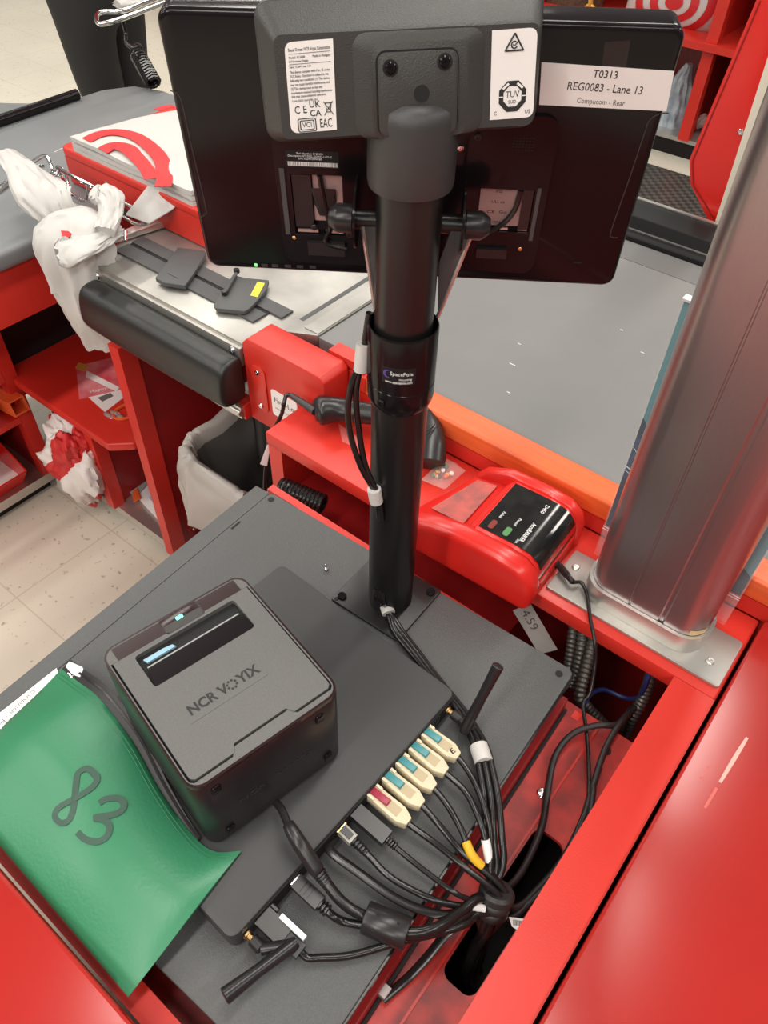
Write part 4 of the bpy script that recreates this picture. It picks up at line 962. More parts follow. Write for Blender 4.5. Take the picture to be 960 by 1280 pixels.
# seam stitches and zip along the printer edge
for vv in (.035, .06):
    b = MB(); ribbon(b, [ptop(u / 24, vv) + V((0, 0, .0003)) for u in range(25)], .0008, th=.0003, sub=2); b.build('stitch_line', M['green_dark'], po)
zt = [pxy(u / 20, 0) for u in range(21)]; pass
b = MB()
def zipf(u, v):
    u_ = u * .86; p = pxy(u_, 0); t_ = (edge(u_ + .01) - edge(max(u_ - .01, 0))).normalized(); n_ = V((-t_.y, t_.x, 0))
    p = p + n_ * (.0145 * v * (1 - .75 * u ** 3) + .0002)
    return V((p.x, p.y, ptop(u_, 0).z - .0005 + .004 * v))
b.grid(zipf, 40, 3, th=.0012); zp = b.build('zip_tape', M['cable_m'], po)
b = MB(); ribbon(b, [zipf(u / 30, .55) + V((0, 0, .0006)) for u in range(31)], .0026, th=.0011, sub=2); b.build('zip_teeth', M['black_side'], zp)
b = MB(); q = P(88, 842, .822); b.tube([P(85, 838, .826), P(90, 835, .828), P(94, 841, .826), P(90, 846, .825), P(85, 842, .825)], .0011, 8); b.tube([P(90, 845, .823), P(96, 852, .822), P(101, 850, .822)], .0016, 8); b.build('zip_pull', M['chrome'], zp, label='metal zip pull')
b = MB(); q = [P(82, 833, .829), P(87, 827, .829), P(103, 834, .829), P(107, 841, .829), P(103, 848, .829), P(90, 843, .829)]
b.prism([(c.x, c.y) for c in q][::-1], .8285, .8300, .0004); b.build('zip_tab', M['white_tag'], po, label='white tab at the zip end')
# paper slip under the pouch
q = [P(70, 834, .8035), P(-20, 905, .8035), P(-20, 985, .8035), P(40, 905, .8035), P(76, 850, .8035)]
sp = thing('paper_slip', 'white printed paper slip poking out from under the green pouch', 'paper', P(25, 880, 0.8007))
b = MB(); b.prism([(c.x, c.y) for c in q], .8010, .8016); b.build('sheet', M['white'], sp)
ud = (P(2, 905, .8018) - P(44, 864, .8018)).normalized(); vd = V((0, 0, 1)).cross(ud)
text(sp, 'printing', 'Compucom - Front', frame(P(17, 888, .8018), ud, vd), M['ink_grey'], h=.0052, width=.064)
text(sp, 'printing', 'Lane 13', frame(P(2, 913, .8018), ud, vd), M['ink'], h=.0075, width=.034)

# ================================================================== CABLES ON THE PLATFORM
WR = P(618, 1127, .768)
wdir = (P(592, 1200, .70) - P(622, 1085, .80)).normalized()
def wrap_pt(a, r=.011, s=0.0):
    t = wdir; u = t.orthogonal().normalized(); v = t.cross(u)
    return WR + t * s + (u * math.cos(a) + v * math.sin(a)) * r
def tail(a, r=.011):
    return [wrap_pt(a, r, -.014), wrap_pt(a, r, .014), P(600, 1178, .715) + V((.004 * math.cos(a), .010 * math.sin(a), 0)), P(590, 1205, .66) + V((.006 * math.cos(a), .015 * math.sin(a), 0)), P(588, 1215, .58) + V((.01 * math.cos(a), .02 * math.sin(a), 0))]
def cord(name, root, pts, r=.0030, m='cable', n=10, flat=None):
    b = MB(); b.tube(pts, r, n, sub=7, flat=flat); return b.build(name, M[m], root)
pd = TC.to_3x3() @ V((1, 0, 0))        # out of the port side
pside = TC.to_3x3() @ V((0, 1, 0))

def rj_plug(head, tail_, z0, z1, latch, letter=None):
    h = P(*head, z0); t = P(*tail_, z1); d = t - h; L = d.length
    T = frame(h, d, V((0, 0, 1)).cross(d)); 
    return T, L
plugs = [((531, 914), (573, 946), 'teal', 'uppermost plug with E in the row beside the aerial'), ((515, 931), (558, 965), 'teal', 'second from the aerial'), ((499, 949), (543, 985), 'teal', 'middle one of the five'),
         ((482, 968), (528, 1006), 'teal', 'fourth from the aerial, touching the dark red latched plug'), ((465, 989), (511, 1028), 'crimson', 'lowest of the five')]
cpaths = [[(590, 972), (604, 1005), (613, 1045)], [(582, 990), (598, 1022), (608, 1055)], [(560, 1008), (577, 1038), (592, 1072)], [(552, 1035), (580, 1068)], [(545, 1055), (582, 1085)]]
labs = ['beige plug with teal latch and a black E on its end, nearest the upright aerial', 'beige plug with teal latch, second from the upright aerial, lead with a white sleeve', 'beige plug with teal latch, middle of the five, lead with a yellow sleeve',
        'beige plug with teal latch, fourth from the upright aerial, beside the crimson one', 'beige plug with crimson latch at the lower end of the row']
PW = .0192
for i, (hd_, tl_, lc, _) in enumerate(plugs):
    T, L = rj_plug(hd_, tl_, .826, .822, lc)
    th_ = thing('network_cable', labs[i], 'cable', Mx=T, group='beige network plugs in the computer')
    b = MB(T)
    w2 = PW / 2
    sec = [(0, w2 * .9), (L * .45, w2 * .95), (L * .62, w2), (L * .78, w2 * .98), (L, w2 * .50)]
    pr_ = [(x, -y) for x, y in sec] + [(x, y) for x, y in sec[::-1]]
    b.prism(pr_, -.012, .0035, .0012); b.build('plug_body', M['beige'], th_)
    MB(T).box(L * .42, L * .74, -w2 * .55, w2 * .55, .0034, .0040, .0002).build('plug_inset', M['beige2'], th_)
    b = MB(T); b.hexa([(-.001, -.0042, .0035), (L * .46, -.0042, .0035), (L * .46, .0042, .0035), (-.001, .0042, .0035)], [(-.001, -.0040, .0048), (L * .44, -.0040, .0078), (L * .44, .0040, .0078), (-.001, .0040, .0048)], .0005); b.build('latch', M[lc], th_, label=lc + ' release latch')
    b = MB(T)
    for s_ in (-1, 1): b.box(-.002, L * .16, s_ * w2 * .75 - .0015, s_ * w2 * .75 + .0015, .003, .0055, .0004)
    b.build('plug_rib', M['beige'], th_)
    if i == 0: text(th_, 'letter_mark', 'E', loc(T, L * .82, -.0005, .0037, R(78)), M['ink'], h=.0062, width=.005, bold=.02)
    e = T @ V((L * .98, 0, -.004)); out = T.to_3x3() @ V((1, 0, 0))
    zz = [.816, .815, .806]
    pts = [e - out * .008, e + out * .004] + [P(*c, z) for c, z in zip(cpaths[i], zz if len(cpaths[i]) == 3 else zz[1:])] + tail(i * 1.2, .010)
    c = cord('cord', th_, pts, .0036)
    if i in (1, 2):
        a_, b_ = (P(607, 1047, .803), P(612, 1076, .790)) if i == 1 else (P(585, 1053, .807), P(598, 1086, .793))
        pts2 = catmull(pts, 7)
        k0 = min(range(len(pts2)), key=lambda k: (pts2[k] - a_).length); k1 = min(range(len(pts2)), key=lambda k: (pts2[k] - b_).length)
        MB().tube(pts2[k0:k1 + 1], .0050, 12, False).build('cord_sleeve', M['white_tag' if i == 1 else 'yellow'], c, label='white printed sleeve' if i == 1 else 'yellow printed sleeve')
        fv = (pts2[k1] - pts2[k0]); mid = (pts2[k0] + pts2[k1]) / 2; nn = (CAMP - mid).normalized(); uu = fv.normalized()
        vv_ = nn.cross(uu)
        text(c, 'sleeve_print', 'B 125' if i == 1 else '4 A', frame(mid + nn * .0053, uu, vv_), M['ink'], h=.0028, width=.014)

# dark connector, clear network plug, flat lead
def pt3(px, py, z): return P(px, py, z)
t1 = thing('video_cable', 'slim black lead with a dark rectangular connector below the crimson latched plug', 'cable', P(465, 1030, .8007))
h, t = P(444, 1012, .826), P(484, 1047, .824); T = frame(h, t - h, V((0, 0, 1)).cross(t - h)); L = (t - h).length
MB(T).box(0, L, -.0085, .0085, -.010, .001, .0012).build('connector', M['black_side'], t1)
MB(T).box(-.007, .001, -.0072, .0072, -.008, -.001).build('connector_shell', M['chrome'], t1)
out = (t - h).normalized()
b = MB(T)
for k in range(4): b.lathe([(.003, 0), (.0046, .0008), (.0046, .0022), (.003, .003)], (L + k * .0032, 0, -.005), (1, 0, 0), 12)
b.build('strain_relief', M['black_side'], t1)
cord('cord', t1, [t - out * .003 + V((0, 0, -.005)), t + out * .012 + V((0, 0, -.006)), P(530, 1088, .813), P(570, 1117, .806), P(595, 1128, .785)] + tail(5.1, .007)[1:], .0030)

t2 = thing('network_cable', 'black network lead with a clear plug and metal shell beside the dark connector', 'cable', P(440, 1045, .8007))
h, t = P(424, 1032, .824), P(442, 1049, .823); T = frame(h, t - h, V((0, 0, 1)).cross(t - h)); L = (t - h).length
MB(T).box(-.004, L, -.0060, .0060, -.009, .0, .0006).build('plug_body', mat('clear_plug', (.55, .52, .46), .15, alpha=.75), t2)
b = MB(T); b.box(-.006, .004, -.0068, .0068, -.010, .0007, .0006); b.build('plug_shell', M['brass'], t2)
MB(T).box(.004, L * .85, -.0035, .0035, .0001, .0022, .0004).build('latch', M['black_side'], t2)
out = (t - h).normalized(); b = MB(T)
for k in range(5): b.lathe([(.0040, 0), (.0056 - k * .0003, .0008), (.0056 - k * .0003, .0026), (.004, .0034)], (L + k * .0040, 0, -.0045), (1, 0, 0), 12)
b.build('strain_relief', M['black_side'], t2)
pts = [t - out * .003 + V((0, 0, -.0045)), t + out * .020 + V((0, 0, -.006)), P(490, 1098, .813), P(540, 1124, .809), P(578, 1133, .795), P(600, 1135, .78)] + tail(4.2, .012)[1:]
c = cord('cord', t2, pts, .0036)
pts2 = catmull(pts, 7); k0 = min(range(len(pts2)), key=lambda k: (pts2[k] - P(588, 1134, .79)).length); k1 = min(range(len(pts2)), key=lambda k: (pts2[k] - P(605, 1135, .78)).length)
MB().tube(pts2[k0:max(k1, k0 + 2) + 1], .0048, 12, False).build('cord_sleeve', M['white_tag'], c, label='white printed sleeve')

t3 = thing('flat_cable', 'flat black lead leaving the computer just below the clear network plug', 'cable', P(450, 1090, .8007))
cord('cord', t3, [TC @ V((hx + .001, -.035, .013)), P(412, 1062, .822), P(450, 1092, .818), P(500, 1126, .812), P(550, 1143, .804), P(590, 1140, .785)] + tail(3.4, .013)[1:], .0055, flat=.45)

# printer power lead and USB lead into the ferrite
t4 = thing('printer_cable', 'thick black printer lead running down from the back of the receipt printer', 'cable', P(380, 1060, .839))
a0 = P(352, 1012, .866)
body_pts = [a0, P(360, 1030, .868), P(374, 1054, .866), P(392, 1082, .853)]
MB().tube([P(345, 1003, .862), a0, P(360, 1030, .868)], .0042, 12).build('plug', M['black_side'], t4)
b = MB(); b.tube([P(360, 1030, .868), P(365, 1039, .8675), P(376, 1057, .864), P(395, 1086, .850), P(398, 1090, .848)], [.0060, .0072, .0080, .0080, .006], 14); b.build('connector', M['black_side'], t4)
b = MB(); q0, q1 = P(398, 1090, .848), P(408, 1104, .842)
for k in range(4): b.lathe([(.0050, 0), (.0072 - k * .0004, .001), (.0072 - k * .0004, .0026), (.005, .0034)], q0.lerp(q1, k / 4), q1 - q0, 12)
b.build('strain_relief', M['black_side'], t4)
cord('cord', t4, [q0, q1, P(424, 1124, .833), P(440, 1137, .826), P(458, 1146, .821), P(485, 1157, .820), P(512, 1166, .820), P(545, 1160, .817), P(575, 1140, .800), P(600, 1122, .785)] + tail(2.6, .010)[1:], .0056)
t5 = thing('usb_cable', 'black USB lead with a grooved plug beside the thick printer lead', 'cable', P(390, 1120, .8007))
h, t = P(370, 1100, .826), P(402, 1130, .824); T = frame(h, t - h, V((0, 0, 1)).cross(t - h)); L = (t - h).length
MB(T).box(0, L * .95, -.0078, .0078, -.009, .0005, .002).build('plug_body', M['black_side'], t5)
MB(T).box(-.010, .001, -.0062, .0062, -.007, -.0015).build('plug_shell', M['chrome'], t5)
b = MB(T)
for k in range(3): b.box(L * (.28 + k * .14), L * (.28 + k * .14) + .001, -.006, .006, .0005, .0011)
b.build('grip_ribs', M['black_gloss'], t5)
b = MB(T)
for k in range(3): b.lathe([(.0045, 0), (.0065, .0010), (.0065, .0028), (.0045, .0036)], (L * .93 + k * .0040, 0, -.0045), (1, 0, 0), 12)
b.build('strain_relief', M['black_side'], t5)
out = (t - h).normalized()
cord('cord', t5, [t + V((0, 0, -.0045)), t + out * .014 + V((0, 0, -.005)), P(430, 1152, .813), P(456, 1157, .814), P(485, 1163, .814), P(512, 1171, .813), P(545, 1166, .810), P(580, 1146, .795)] + tail(1.8, .012)[1:], .0042)
fe = thing('ferrite_core', 'black cylindrical ferrite clamped round two leads', 'ferrite', P(482, 1152, .8007))
f0, f1 = P(456, 1146, .8165), P(510, 1168, .8165); ax = f1 - f0
MB().lathe([(.0100, 0), (.0150, .0004), (.0158, .0015), (.0158, ax.length - .0015), (.015, ax.length - .0004), (.010, ax.length)], f0, ax, 24).build('shell', M['black_side'], fe)
b = MB(); nn = ((CAMP - f0) - ax.normalized() * (CAMP - f0).dot(ax.normalized())).normalized(); sd = ax.normalized().cross(nn)
for fx_, s_ in ((.25, -.35), (.25, .55), (.72, -.35), (.72, .55)):
    c0 = f0 + ax * fx_ + (nn * math.cos(s_) + sd * math.sin(s_)) * .0158
    b.tube([c0, c0 + ax.normalized() * .003], .0011, 6, False)
b.build('clip_slot', M['black_hole'], fe)

# serial plug
t6 = thing('serial_cable', 'black lead with a wide plug marked by a white strip beside the lying aerial', 'cable', P(355, 1165, .8007))
h, t = P(328, 1142, .826), P(377, 1188, .822); T = frame(h, t - h, V((0, 0, 1)).cross(t - h)); L = (t - h).length
MB(T).box(0, L * .62, -.011, .009, -.014, .0, .0015).build('plug_body', M['black_side'], t6)
MB(T).box(L * .62, L, -.008, .006, -.013, -.002, .0015).build('plug_grip', M['black_mat'], t6)
MB(T).box(L * .30, L * .92, .0070, .0122, -.004, .0030, .0008).build('white_strip', M['white_tag'], t6, label='white strip on the plug')
MB(T).box(L * .32, L * .90, .0072, .0140, -.013, -.0041, .0004).build('strip_base', M['black_hole'], t6)
b = MB(T); b.cyl((-.008, .012, -.004), .0032, .018, axis=(1, 0, 0)); b.build('thumb_screw', M['black_side'], t6)
out = (t - h).normalized()
cord('cord', t6, [t - out * .004 + V((0, 0, -.008)), t + out * .006 + V((0, 0, -.010)), P(400, 1197, .811), P(440, 1194, .810), P(500, 1177, .810), P(560, 1163, .806), P(590, 1150, .79)] + tail(1.2, .014)[1:], .0038)

# leads from the pole head
for k, (labl, off) in enumerate((('black display lead bowing out furthest left of the pole', 1.0), ('black display lead hanging close beside the pole', .45))):
    tk = thing('display_cable', labl, 'cable', pole_pt(1.03, -35, .034))
    cord('cord', tk, [pole_pt(1.245, -95, .033), pole_pt(1.20, -88, .0385), pole_pt(1.16, -80, .040 + .012 * off), pole_pt(1.115, -72, .036 + .018 * off), pole_pt(1.07, -58, .036 + .010 * off), pole_pt(1.035, -42 + 6 * k, .0355), pole_pt(1.005, -34 + 6 * k, .033), pole_pt(.99, -33 + 6 * k, .0315)], .0034)
def velcro(pts, r, labl, ax_flat=1.0):
    o = MB(); o.tube(pts, r, 16, False, flat=ax_flat); ob = o.build('cable_tie', M['velcro']); tag(ob, labl, 'cable tie', 'white fabric cable ties'); return ob
velcro([pole_pt(1.182, -86, .0405), pole_pt(1.212, -90, .0380)], .0075, 'white fabric cable tie at the collar of the pole')
velcro([pole_pt(1.020, -36, .0355), pole_pt(1.040, -40, .0370)], .0078, 'white fabric cable tie halfway down the pole')
# three leads from the pole foot to the bundle
foot = [P(475, 722, .838), P(479, 738, .826), P(483, 757, .814)]
TB_ = [(-.004, 0), (0.0, .001), (.0045, 0)]
for k in range(3):
    dx = TB_[k][0]
    tk = thing('display_cable', ('black lead left of the three leaving the pole foot', 'black lead in the middle of the three leaving the pole foot', 'black lead right of the three leaving the pole foot')[k], 'cable', P(495, 790, .8007))
    o_ = V((dx, -dx * .6, 0))
    wid = (k - 1)
    pts = [pole_pt(.850, -30 + 8 * wid, .0285), pole_pt(.835, -24 + 8 * wid, .0335), P(483, 757, .814) + o_ * .9, P(497 + wid * 5, 788, .806), P(520 + wid * 5, 818, .806), P(545 + wid * 4, 850, .806), P(578 + wid * 5, 892, .808), P(600 + wid * 7, 932, .812), P(607 + wid * 8, 960, .813), P(614 + wid * 9, 1000, .811), P(617 + wid * 10, 1045, .802), P(620 + wid * 8, 1085, .785)] + tail(5.6 + wid * .5, .012)[1:]
    cord('cord', tk, pts, .0040)
velcro([P(480, 748, .817), P(486, 767, .812)], .0090, 'white fabric cable tie at the pole foot')
velcro([P(598, 932, .812), P(605, 953, .813)], .0108, 'white fabric cable tie below the upright aerial')
# black wrap around the whole bundle
bw = thing('bundle_wrap', 'black fabric wrap gathering all leads above the tray cut-out', 'cable tie', WR)
for k, s_ in enumerate((-.010, 0.0, .010)):
    b = MB(); u = wdir.orthogonal().normalized(); v = wdir.cross(u)
    b.tube([WR + wdir * (s_ - .0065), WR + wdir * (s_ - .003), WR + wdir * (s_ + .003), WR + wdir * (s_ + .0065)], [.0165 - k * .0006, .0195 - k * .001, .0195 - k * .001, .0165 - k * .0006], 22, False); b.build('wrap_turn', M['cable_m'], bw)
bt = thing('barcode_tag', 'white barcode tag poking out behind the black bundle wrap', 'tag', P(650, 1157, .745))
tq = [P(636, 1146, .752), P(667, 1150, .752), P(666, 1162, .752), P(652, 1166, .752), P(640, 1158, .752)]
MB().prism([(p.x, p.y) for p in tq][::-1], .7512, .752, .0002).build('tag_body', M['white_tag'], bt)
ud = (P(664, 1155, .7523) - P(640, 1151, .7523)).normalized(); FB = frame(P(652, 1155, .7522), ud, V((0, 0, 1)).cross(ud))
b = MB(FB); xx = -.009
while xx < .0085:
    ww = random.choice((.0004, .0008)); b.box(xx, xx + ww, -.0025, .0030, 0, .0002); xx += ww + random.choice((.0004, .0006))
b.build('barcode', M['ink'], bt)
# flat lead with a white clip on the tray
fl_ = thing('flat_cable', 'flat black lead reaching down the tray to a small white clip', 'cable', P(520, 1210, .7225))
cord('cord', fl_, [WR + V((-.012, -.012, -.012)), P(585, 1150, .765), P(560, 1165, .752), P(535, 1195, .738), P(510, 1222, .730), P(478, 1250, .729)], .0052, flat=.35)
b = MB(); q = P(481, 1240, .7335); b.box(q.x - .006, q.x + .004, q.y - .006, q.y + .006, .7215, .7385, .001); b.build('clip', mat('clear_clip', (.55, .5, .48), .3, alpha=.7), fl_, label='small translucent clip')
# loose loops in the tray
for labl, pts, r_ in (
    ('black lead looping left over the scuffed red tray', [(790, 885, .70), (772, 905, .735), (745, 907, .74), (715, 918, .738), (694, 945, .732), (685, 985, .729), (678, 1030, .729), (660, 1075, .727), (640, 1105, .735)], .0042),
    ('black lead curving down the tray beside the red rail', [(800, 880, .70), (778, 900, .735), (757, 935, .735), (742, 980, .730), (728, 1025, .729), (703, 1075, .727), (672, 1112, .735), (645, 1135, .745)], .0042),
    ('black lead running along the inner edge of the red rail', [(742, 985, .7365), (735, 1030, .7365), (716, 1070, .735), (690, 1100, .738), (660, 1130, .742), (636, 1148, .745)], .0036)):
    tk = thing('loose_cable', labl, 'cable', P(pts[3][0], pts[3][1], .722))
    cord('cord', tk, [P(*p) for p in pts] + tail(.4, .012)[1:], r_, 'cable_m')
# corrugated conduits
def conduit(pts, r, labl):
    pts = catmull([P(*p) for p in pts], 10); L = sum((pts[i + 1] - pts[i]).length for i in range(len(pts) - 1)); n = int(L / .0016)
    fine = []
    acc = 0; seg = 0
    for k in range(n + 1):
        d = L * k / n; s_ = 0; i = 0
        while i < len(pts) - 2 and s_ + (pts[i + 1] - pts[i]).length < d: s_ += (pts[i + 1] - pts[i]).length; i += 1
        fine.append(pts[i].lerp(pts[i + 1], min((d - s_) / max((pts[i + 1] - pts[i]).length, 1e-6), 1)))
    rs = [r if (k // 2) % 2 else r * .80 for k in range(len(fine))]
    b = MB()
    loops = []; prev = None
    for i, p in enumerate(fine):
        t = (fine[min(i + 1, len(fine) - 1)] - fine[max(i - 1, 0)]).normalized(); u = prev or V((1, 0, 0)); u = (u - t * u.dot(t)).normalized(); prev = u; v = t.cross(u)
        loops.append([p + (u * math.cos(a) + v * math.sin(a)) * rs[i] for a in [2 * math.pi * q / 12 for q in range(12)]])
    b.ring(loops); o = b.build('flexible_conduit', M['conduit'], ang=80); return tag(o, labl, 'conduit', 'flexible conduits under the ledge')
conduit([(718, 775, .765), (715, 800, .745), (711, 830, .715), (708, 855, .68)], .0075, 'ribbed metal conduit leftmost under the ledge')
conduit([(730, 778, .768), (727, 805, .748), (722, 835, .72), (712, 858, .69)], .0085, 'ribbed metal conduit second from left under the ledge')
conduit([(744, 790, .768), (738, 815, .75), (730, 845, .73), (725, 870, .71), (735, 885, .69), (752, 903, .67), (765, 915, .64)], .0085, 'ribbed metal conduit bending toward the tray behind the thin power lead')
conduit([(815, 835, .765), (812, 850, .75), (803, 875, .72), (790, 898, .69), (783, 915, .66)], .0085, 'ribbed metal conduit by the red rail corner')
tg = MB(); tg.tube([P(*p) for p in ((812, 838, .775), (806, 858, .75), (798, 872, .72), (780, 872, .70), (755, 862, .70), (738, 868, .71), (728, 885, .71))], .0032, 8); tag(tg.build('blue_wire', M['blue_wire']), 'dark blue wire looping in the gap under the ledge', 'wire')
# price slip behind the platform
ps = thing('price_slip', 'shadow-darkened price slip reading 4.59 wedged behind the platform', 'price tag', P(670, 800, .735))
q = [P(641, 763, .772), P(663, 754, .772), P(697, 812, .735), P(674, 818, .735)]
nn = (q[1] - q[0]).cross(q[3] - q[0]).normalized(); 
if nn.z < 0: nn = -nn
b = MB(); b.hexa([p - nn * .0006 for p in q], q); b.build('slip', mat('slip_in_shadow', (.20, .185, .17), .5), ps)  # paper colour lowered; the shadow it lies in is painted in
ud = (q[2] - q[1]).normalized(); text(ps, 'price_print', '4.59', frame((q[0] + q[1]) / 2 * .70 + (q[2] + q[3]) / 2 * .30 + nn * .0003, ud, nn.cross(ud)), M['ink'], h=.0125, width=.030)
# coiled lead in the cavity
cc = thing('coiled_lead', 'black coiled lead lying in the cavity under the ledge', 'cable', P(385, 625, .70))
b = MB(); a_, e_ = P(352, 610, .735), P(404, 632, .735); axd = e_ - a_; axn = axd.normalized(); u = axn.orthogonal().normalized(); v = axn.cross(u)
b.tube([a_ + axd * (k / 120) + (u * math.cos(k * .6) + v * math.sin(k * .6)) * .016 for k in range(121)], .0036, 7, False); b.build('coil', M['cable'], cc)

# ================================================================== SLIDE RAIL WITH BRACKETS ON THE STEEL TOP
srl = thing('keyboard_slide', 'dark grey twin slide rail with two brackets on the steel counter top', 'slide rail', (-1.11, 0.83, 0.8605))
z0 = 0.8606
b = MB(); b.box(-1.306, -0.915, 0.795, 0.829, z0, z0 + .004, .001); b.build('rail', M['grey_dark'], srl)
b = MB(); b.box(-1.306, -0.885, 0.838, 0.868, z0, z0 + .004, .001); b.build('rail', M['grey_dark'], srl)
MB().box(-1.306, -0.915, 0.8295, 0.8375, z0, z0 + .0015).build('rail_gap', M['black_hole'], srl)
def pxprism(pts, z, h, bev=.001):
    q = [P(x, y, z) for x, y in pts]; pl = [(p.x, p.y) for p in q]
    ar = sum(pl[i][0] * pl[(i + 1) % len(pl)][1] - pl[(i + 1) % len(pl)][0] * pl[i][1] for i in range(len(pl)))
    if ar < 0: pl = pl[::-1]
    return MB().prism(pl, z - h, z, bev)
pxprism([(194, 347), (222, 309), (256, 313), (258, 316), (240, 345), (231, 357), (205, 353)], .8745, .009, .0015).build('bracket', M['grey_dark'], srl)
b = MB(); q0 = P(210, 341, .8748); b.box(q0.x, q0.x + .03, q0.y - .002, q0.y - .001, .8746, .8749); b.build('bracket_groove', M['black_hole'], srl)
pxprism([(267, 381), (291, 343), (305, 347), (336, 350), (333, 361), (322, 375), (312, 385), (306, 389), (270, 385)], .8735, .008, .001).build('bracket', M['black_tex'], srl)
b = MB(); b.tube([P(281, 367, .8785), P(295, 342, .8785)], .0035, 8, False); b.build('bracket_rod', M['grey_dark'], srl)
for p_ in ((281, 368), (296, 341)): MB().cyl(P(*p_, .874), .006, .008, n=12).build('bracket_knob', M['black_side'], srl)
pxprism([(313, 369), (322, 352), (331, 354), (322, 371)], .8742, .0006, 0).build('yellow_sticker', M['yellow2'], srl, label='bright yellow sticker')

# ================================================================== WASTE BIN WITH LINER
bn = thing('waste_bin', 'black waste bin lined with a crumpled translucent bag under the steel counter', 'bin', (-0.99, 0.86, 0.046))
x0, x1, y0, y1 = -1.12, -0.85, 0.70, 1.0
def binloop(z, ins, r=.07): return [V((p[0], p[1], z)) for p in rrect(x0 + ins, x1 - ins, y0 + ins, y1 - ins, r, 6)]
b = MB(); b.ring([binloop(.046, .04), binloop(.48, .0), binloop(.484, .004), binloop(.478, .010), binloop(.06, .05)]); b.build('bin_body', M['rubber'], bn)
base = rrect(x0, x1, y0, y1, .075, 8); nb = len(base); cxb, cyb = (x0 + x1) / 2, (y0 + y1) / 2
def perim(t):
    q = (t % 1.0) * nb; k = int(q); f = q - k; a, c = base[k % nb], base[(k + 1) % nb]; return (a[0] + (c[0] - a[0]) * f, a[1] + (c[1] - a[1]) * f)
def liner(u, v):
    x, y = perim(u); dx, dy = x - cxb, y - cyb; L = math.hypot(dx, dy); dx, dy = dx / L, dy / L
    nz = noise.noise(V((math.cos(u * 6.283) * 5, math.sin(u * 6.283) * 5, v * 4))) + .7 * noise.noise(V((math.cos(u * 6.283) * 14, math.sin(u * 6.283) * 14, v * 9)))
    if v < .45:   # outside drape
        t = v / .45; off = .016 + .011 * nz + .014 * (1 - t); z = .31 + .18 * t + .02 * noise.noise(V((u * 14, 3, 1))) * (1 - t)
    elif v < .58: t = (v - .45) / .13; off = .016 - .032 * t + .010 * nz; z = .495 + .012 * math.sin(math.pi * t) + .024 * nz
    else: t = (v - .58) / .42; off = -.016 - .05 * t + .010 * nz; z = .488 - .36 * t
    back = max(0, dy) * .05
    return V((x + dx * off, y + dy * off, z + back * 1.2))
b = MB(); b.grid(lambda u, v: liner(u, v * .6), 110, 20); b.build('bin_liner', M['smoke'], bn, ang=75)
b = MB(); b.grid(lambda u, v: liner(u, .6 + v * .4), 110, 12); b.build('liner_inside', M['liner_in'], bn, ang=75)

# ================================================================== LOW SHELF UNIT LEFT OF THE COUNTER
sh = thing('low_shelf_unit', 'red shelf unit with a rounded board beneath the hanging bags', 'shelf', (-1.52, 0.85, 0.0))
bd_ = [(-1.736, 0.672), (-1.345, 0.672), (-1.300, 0.715), (-1.300, 1.25), (-1.787, 1.25), (-1.787, 0.693), (-1.736, 0.693)]
MB().prism(bd_, .378, .402, .006, seg=3).build('shelf_board', M['red'], sh)
MB().box(-1.508, -1.475, 0.700, 0.735, 0.064, .3775, .002).build('front_post', M['red'], sh)
MB().box(-1.500, -1.484, 0.7355, 0.949, 0.064, .3775).build('divider', M['red_shade'], sh)
MB().box(-1.735, -1.279, 0.712, 1.25, 0.034, .0635, .002).build('base_shelf', M['steel'], sh)
MB().box(-1.72, -1.285, 0.735, 1.22, 0.0, .0335).build('plinth', M['black_hole'], sh)
MB().box(-1.719, -1.279, 0.95, 0.965, .064, .3775).build('back_panel', M['black_side'], sh)  # black sheet added so the space under the board looks dark
MB().box(-1.735, -1.720, 0.74, 1.235, .064, .3775).build('side_panel', M['red_shade'], sh)  # dark panel added to close off the bright floor behind
def flatpx(name, pts, z, h, m, root, label=None): return pxprism(pts, z, h, 0).build(name, m, root, label=label)
gc = thing('gift_card', 'pink and red card with white lettering lying on the red shelf board', 'card', P(120, 470, .4025))
flatpx('card', [(95, 458), (140, 447), (152, 487), (99, 499)], .4036, .001, M['pink'], gc)
fr_ = frame(P(124, 487, .4038), P(150, 481, .4038) - P(100, 493, .4038), P(120, 470, .4038) - P(122, 495, .4038)); text(gc, 'card_print', 'Happy!', fr_, M['ink_white'], h=.012)
flatpx('gold_seal', [(94, 460), (98, 453), (106, 455), (112, 458), (104, 464)], .4046, .001, M['gold'], gc)
rc = flatpx('paper_strip', [(108, 463), (112, 465), (149, 484), (145, 489), (107, 471)], .4052, .0008, M['white'], None); tag(rc, 'narrow white paper strip lying across the pink card', 'paper')
rp = thing('paper_note', 'white printed note half under the pink card on the shelf', 'paper', P(135, 500, .4025))
flatpx('sheet', [(109, 495), (155, 481), (158, 494), (131, 515)], .4032, .0008, M['white'], rp)
flatpx('sheet_print', [(122, 497), (138, 491), (142, 495), (128, 502)], .4035, .0002, M['ink_grey'], rp)
kr = thing('key_ring', 'small bundle of clear plastic tags beside orange loop on shelf', 'key ring', P(142, 517, .4025))
for k in range(5): MB().sphere(P(134 + 4 * k, 518 + 3 * math.sin(k * 2), .408), .010, 1.2, .7, .4, 10, 6).build('clear_tag', M['clear'] if k % 2 else M['pink_label'], kr)
sz = thing('scissors', 'scissors with orange handles on the red shelf board', 'scissors', P(160, 512, .4025))
b = MB(); c0 = P(158, 514, .407); b.tube([c0 + V((.024 * math.cos(a), .034 * math.sin(a), 0)) for a in [R(x) for x in range(0, 361, 30)]], .0042, 8); b.build('handle_loop', M['orange'], sz)
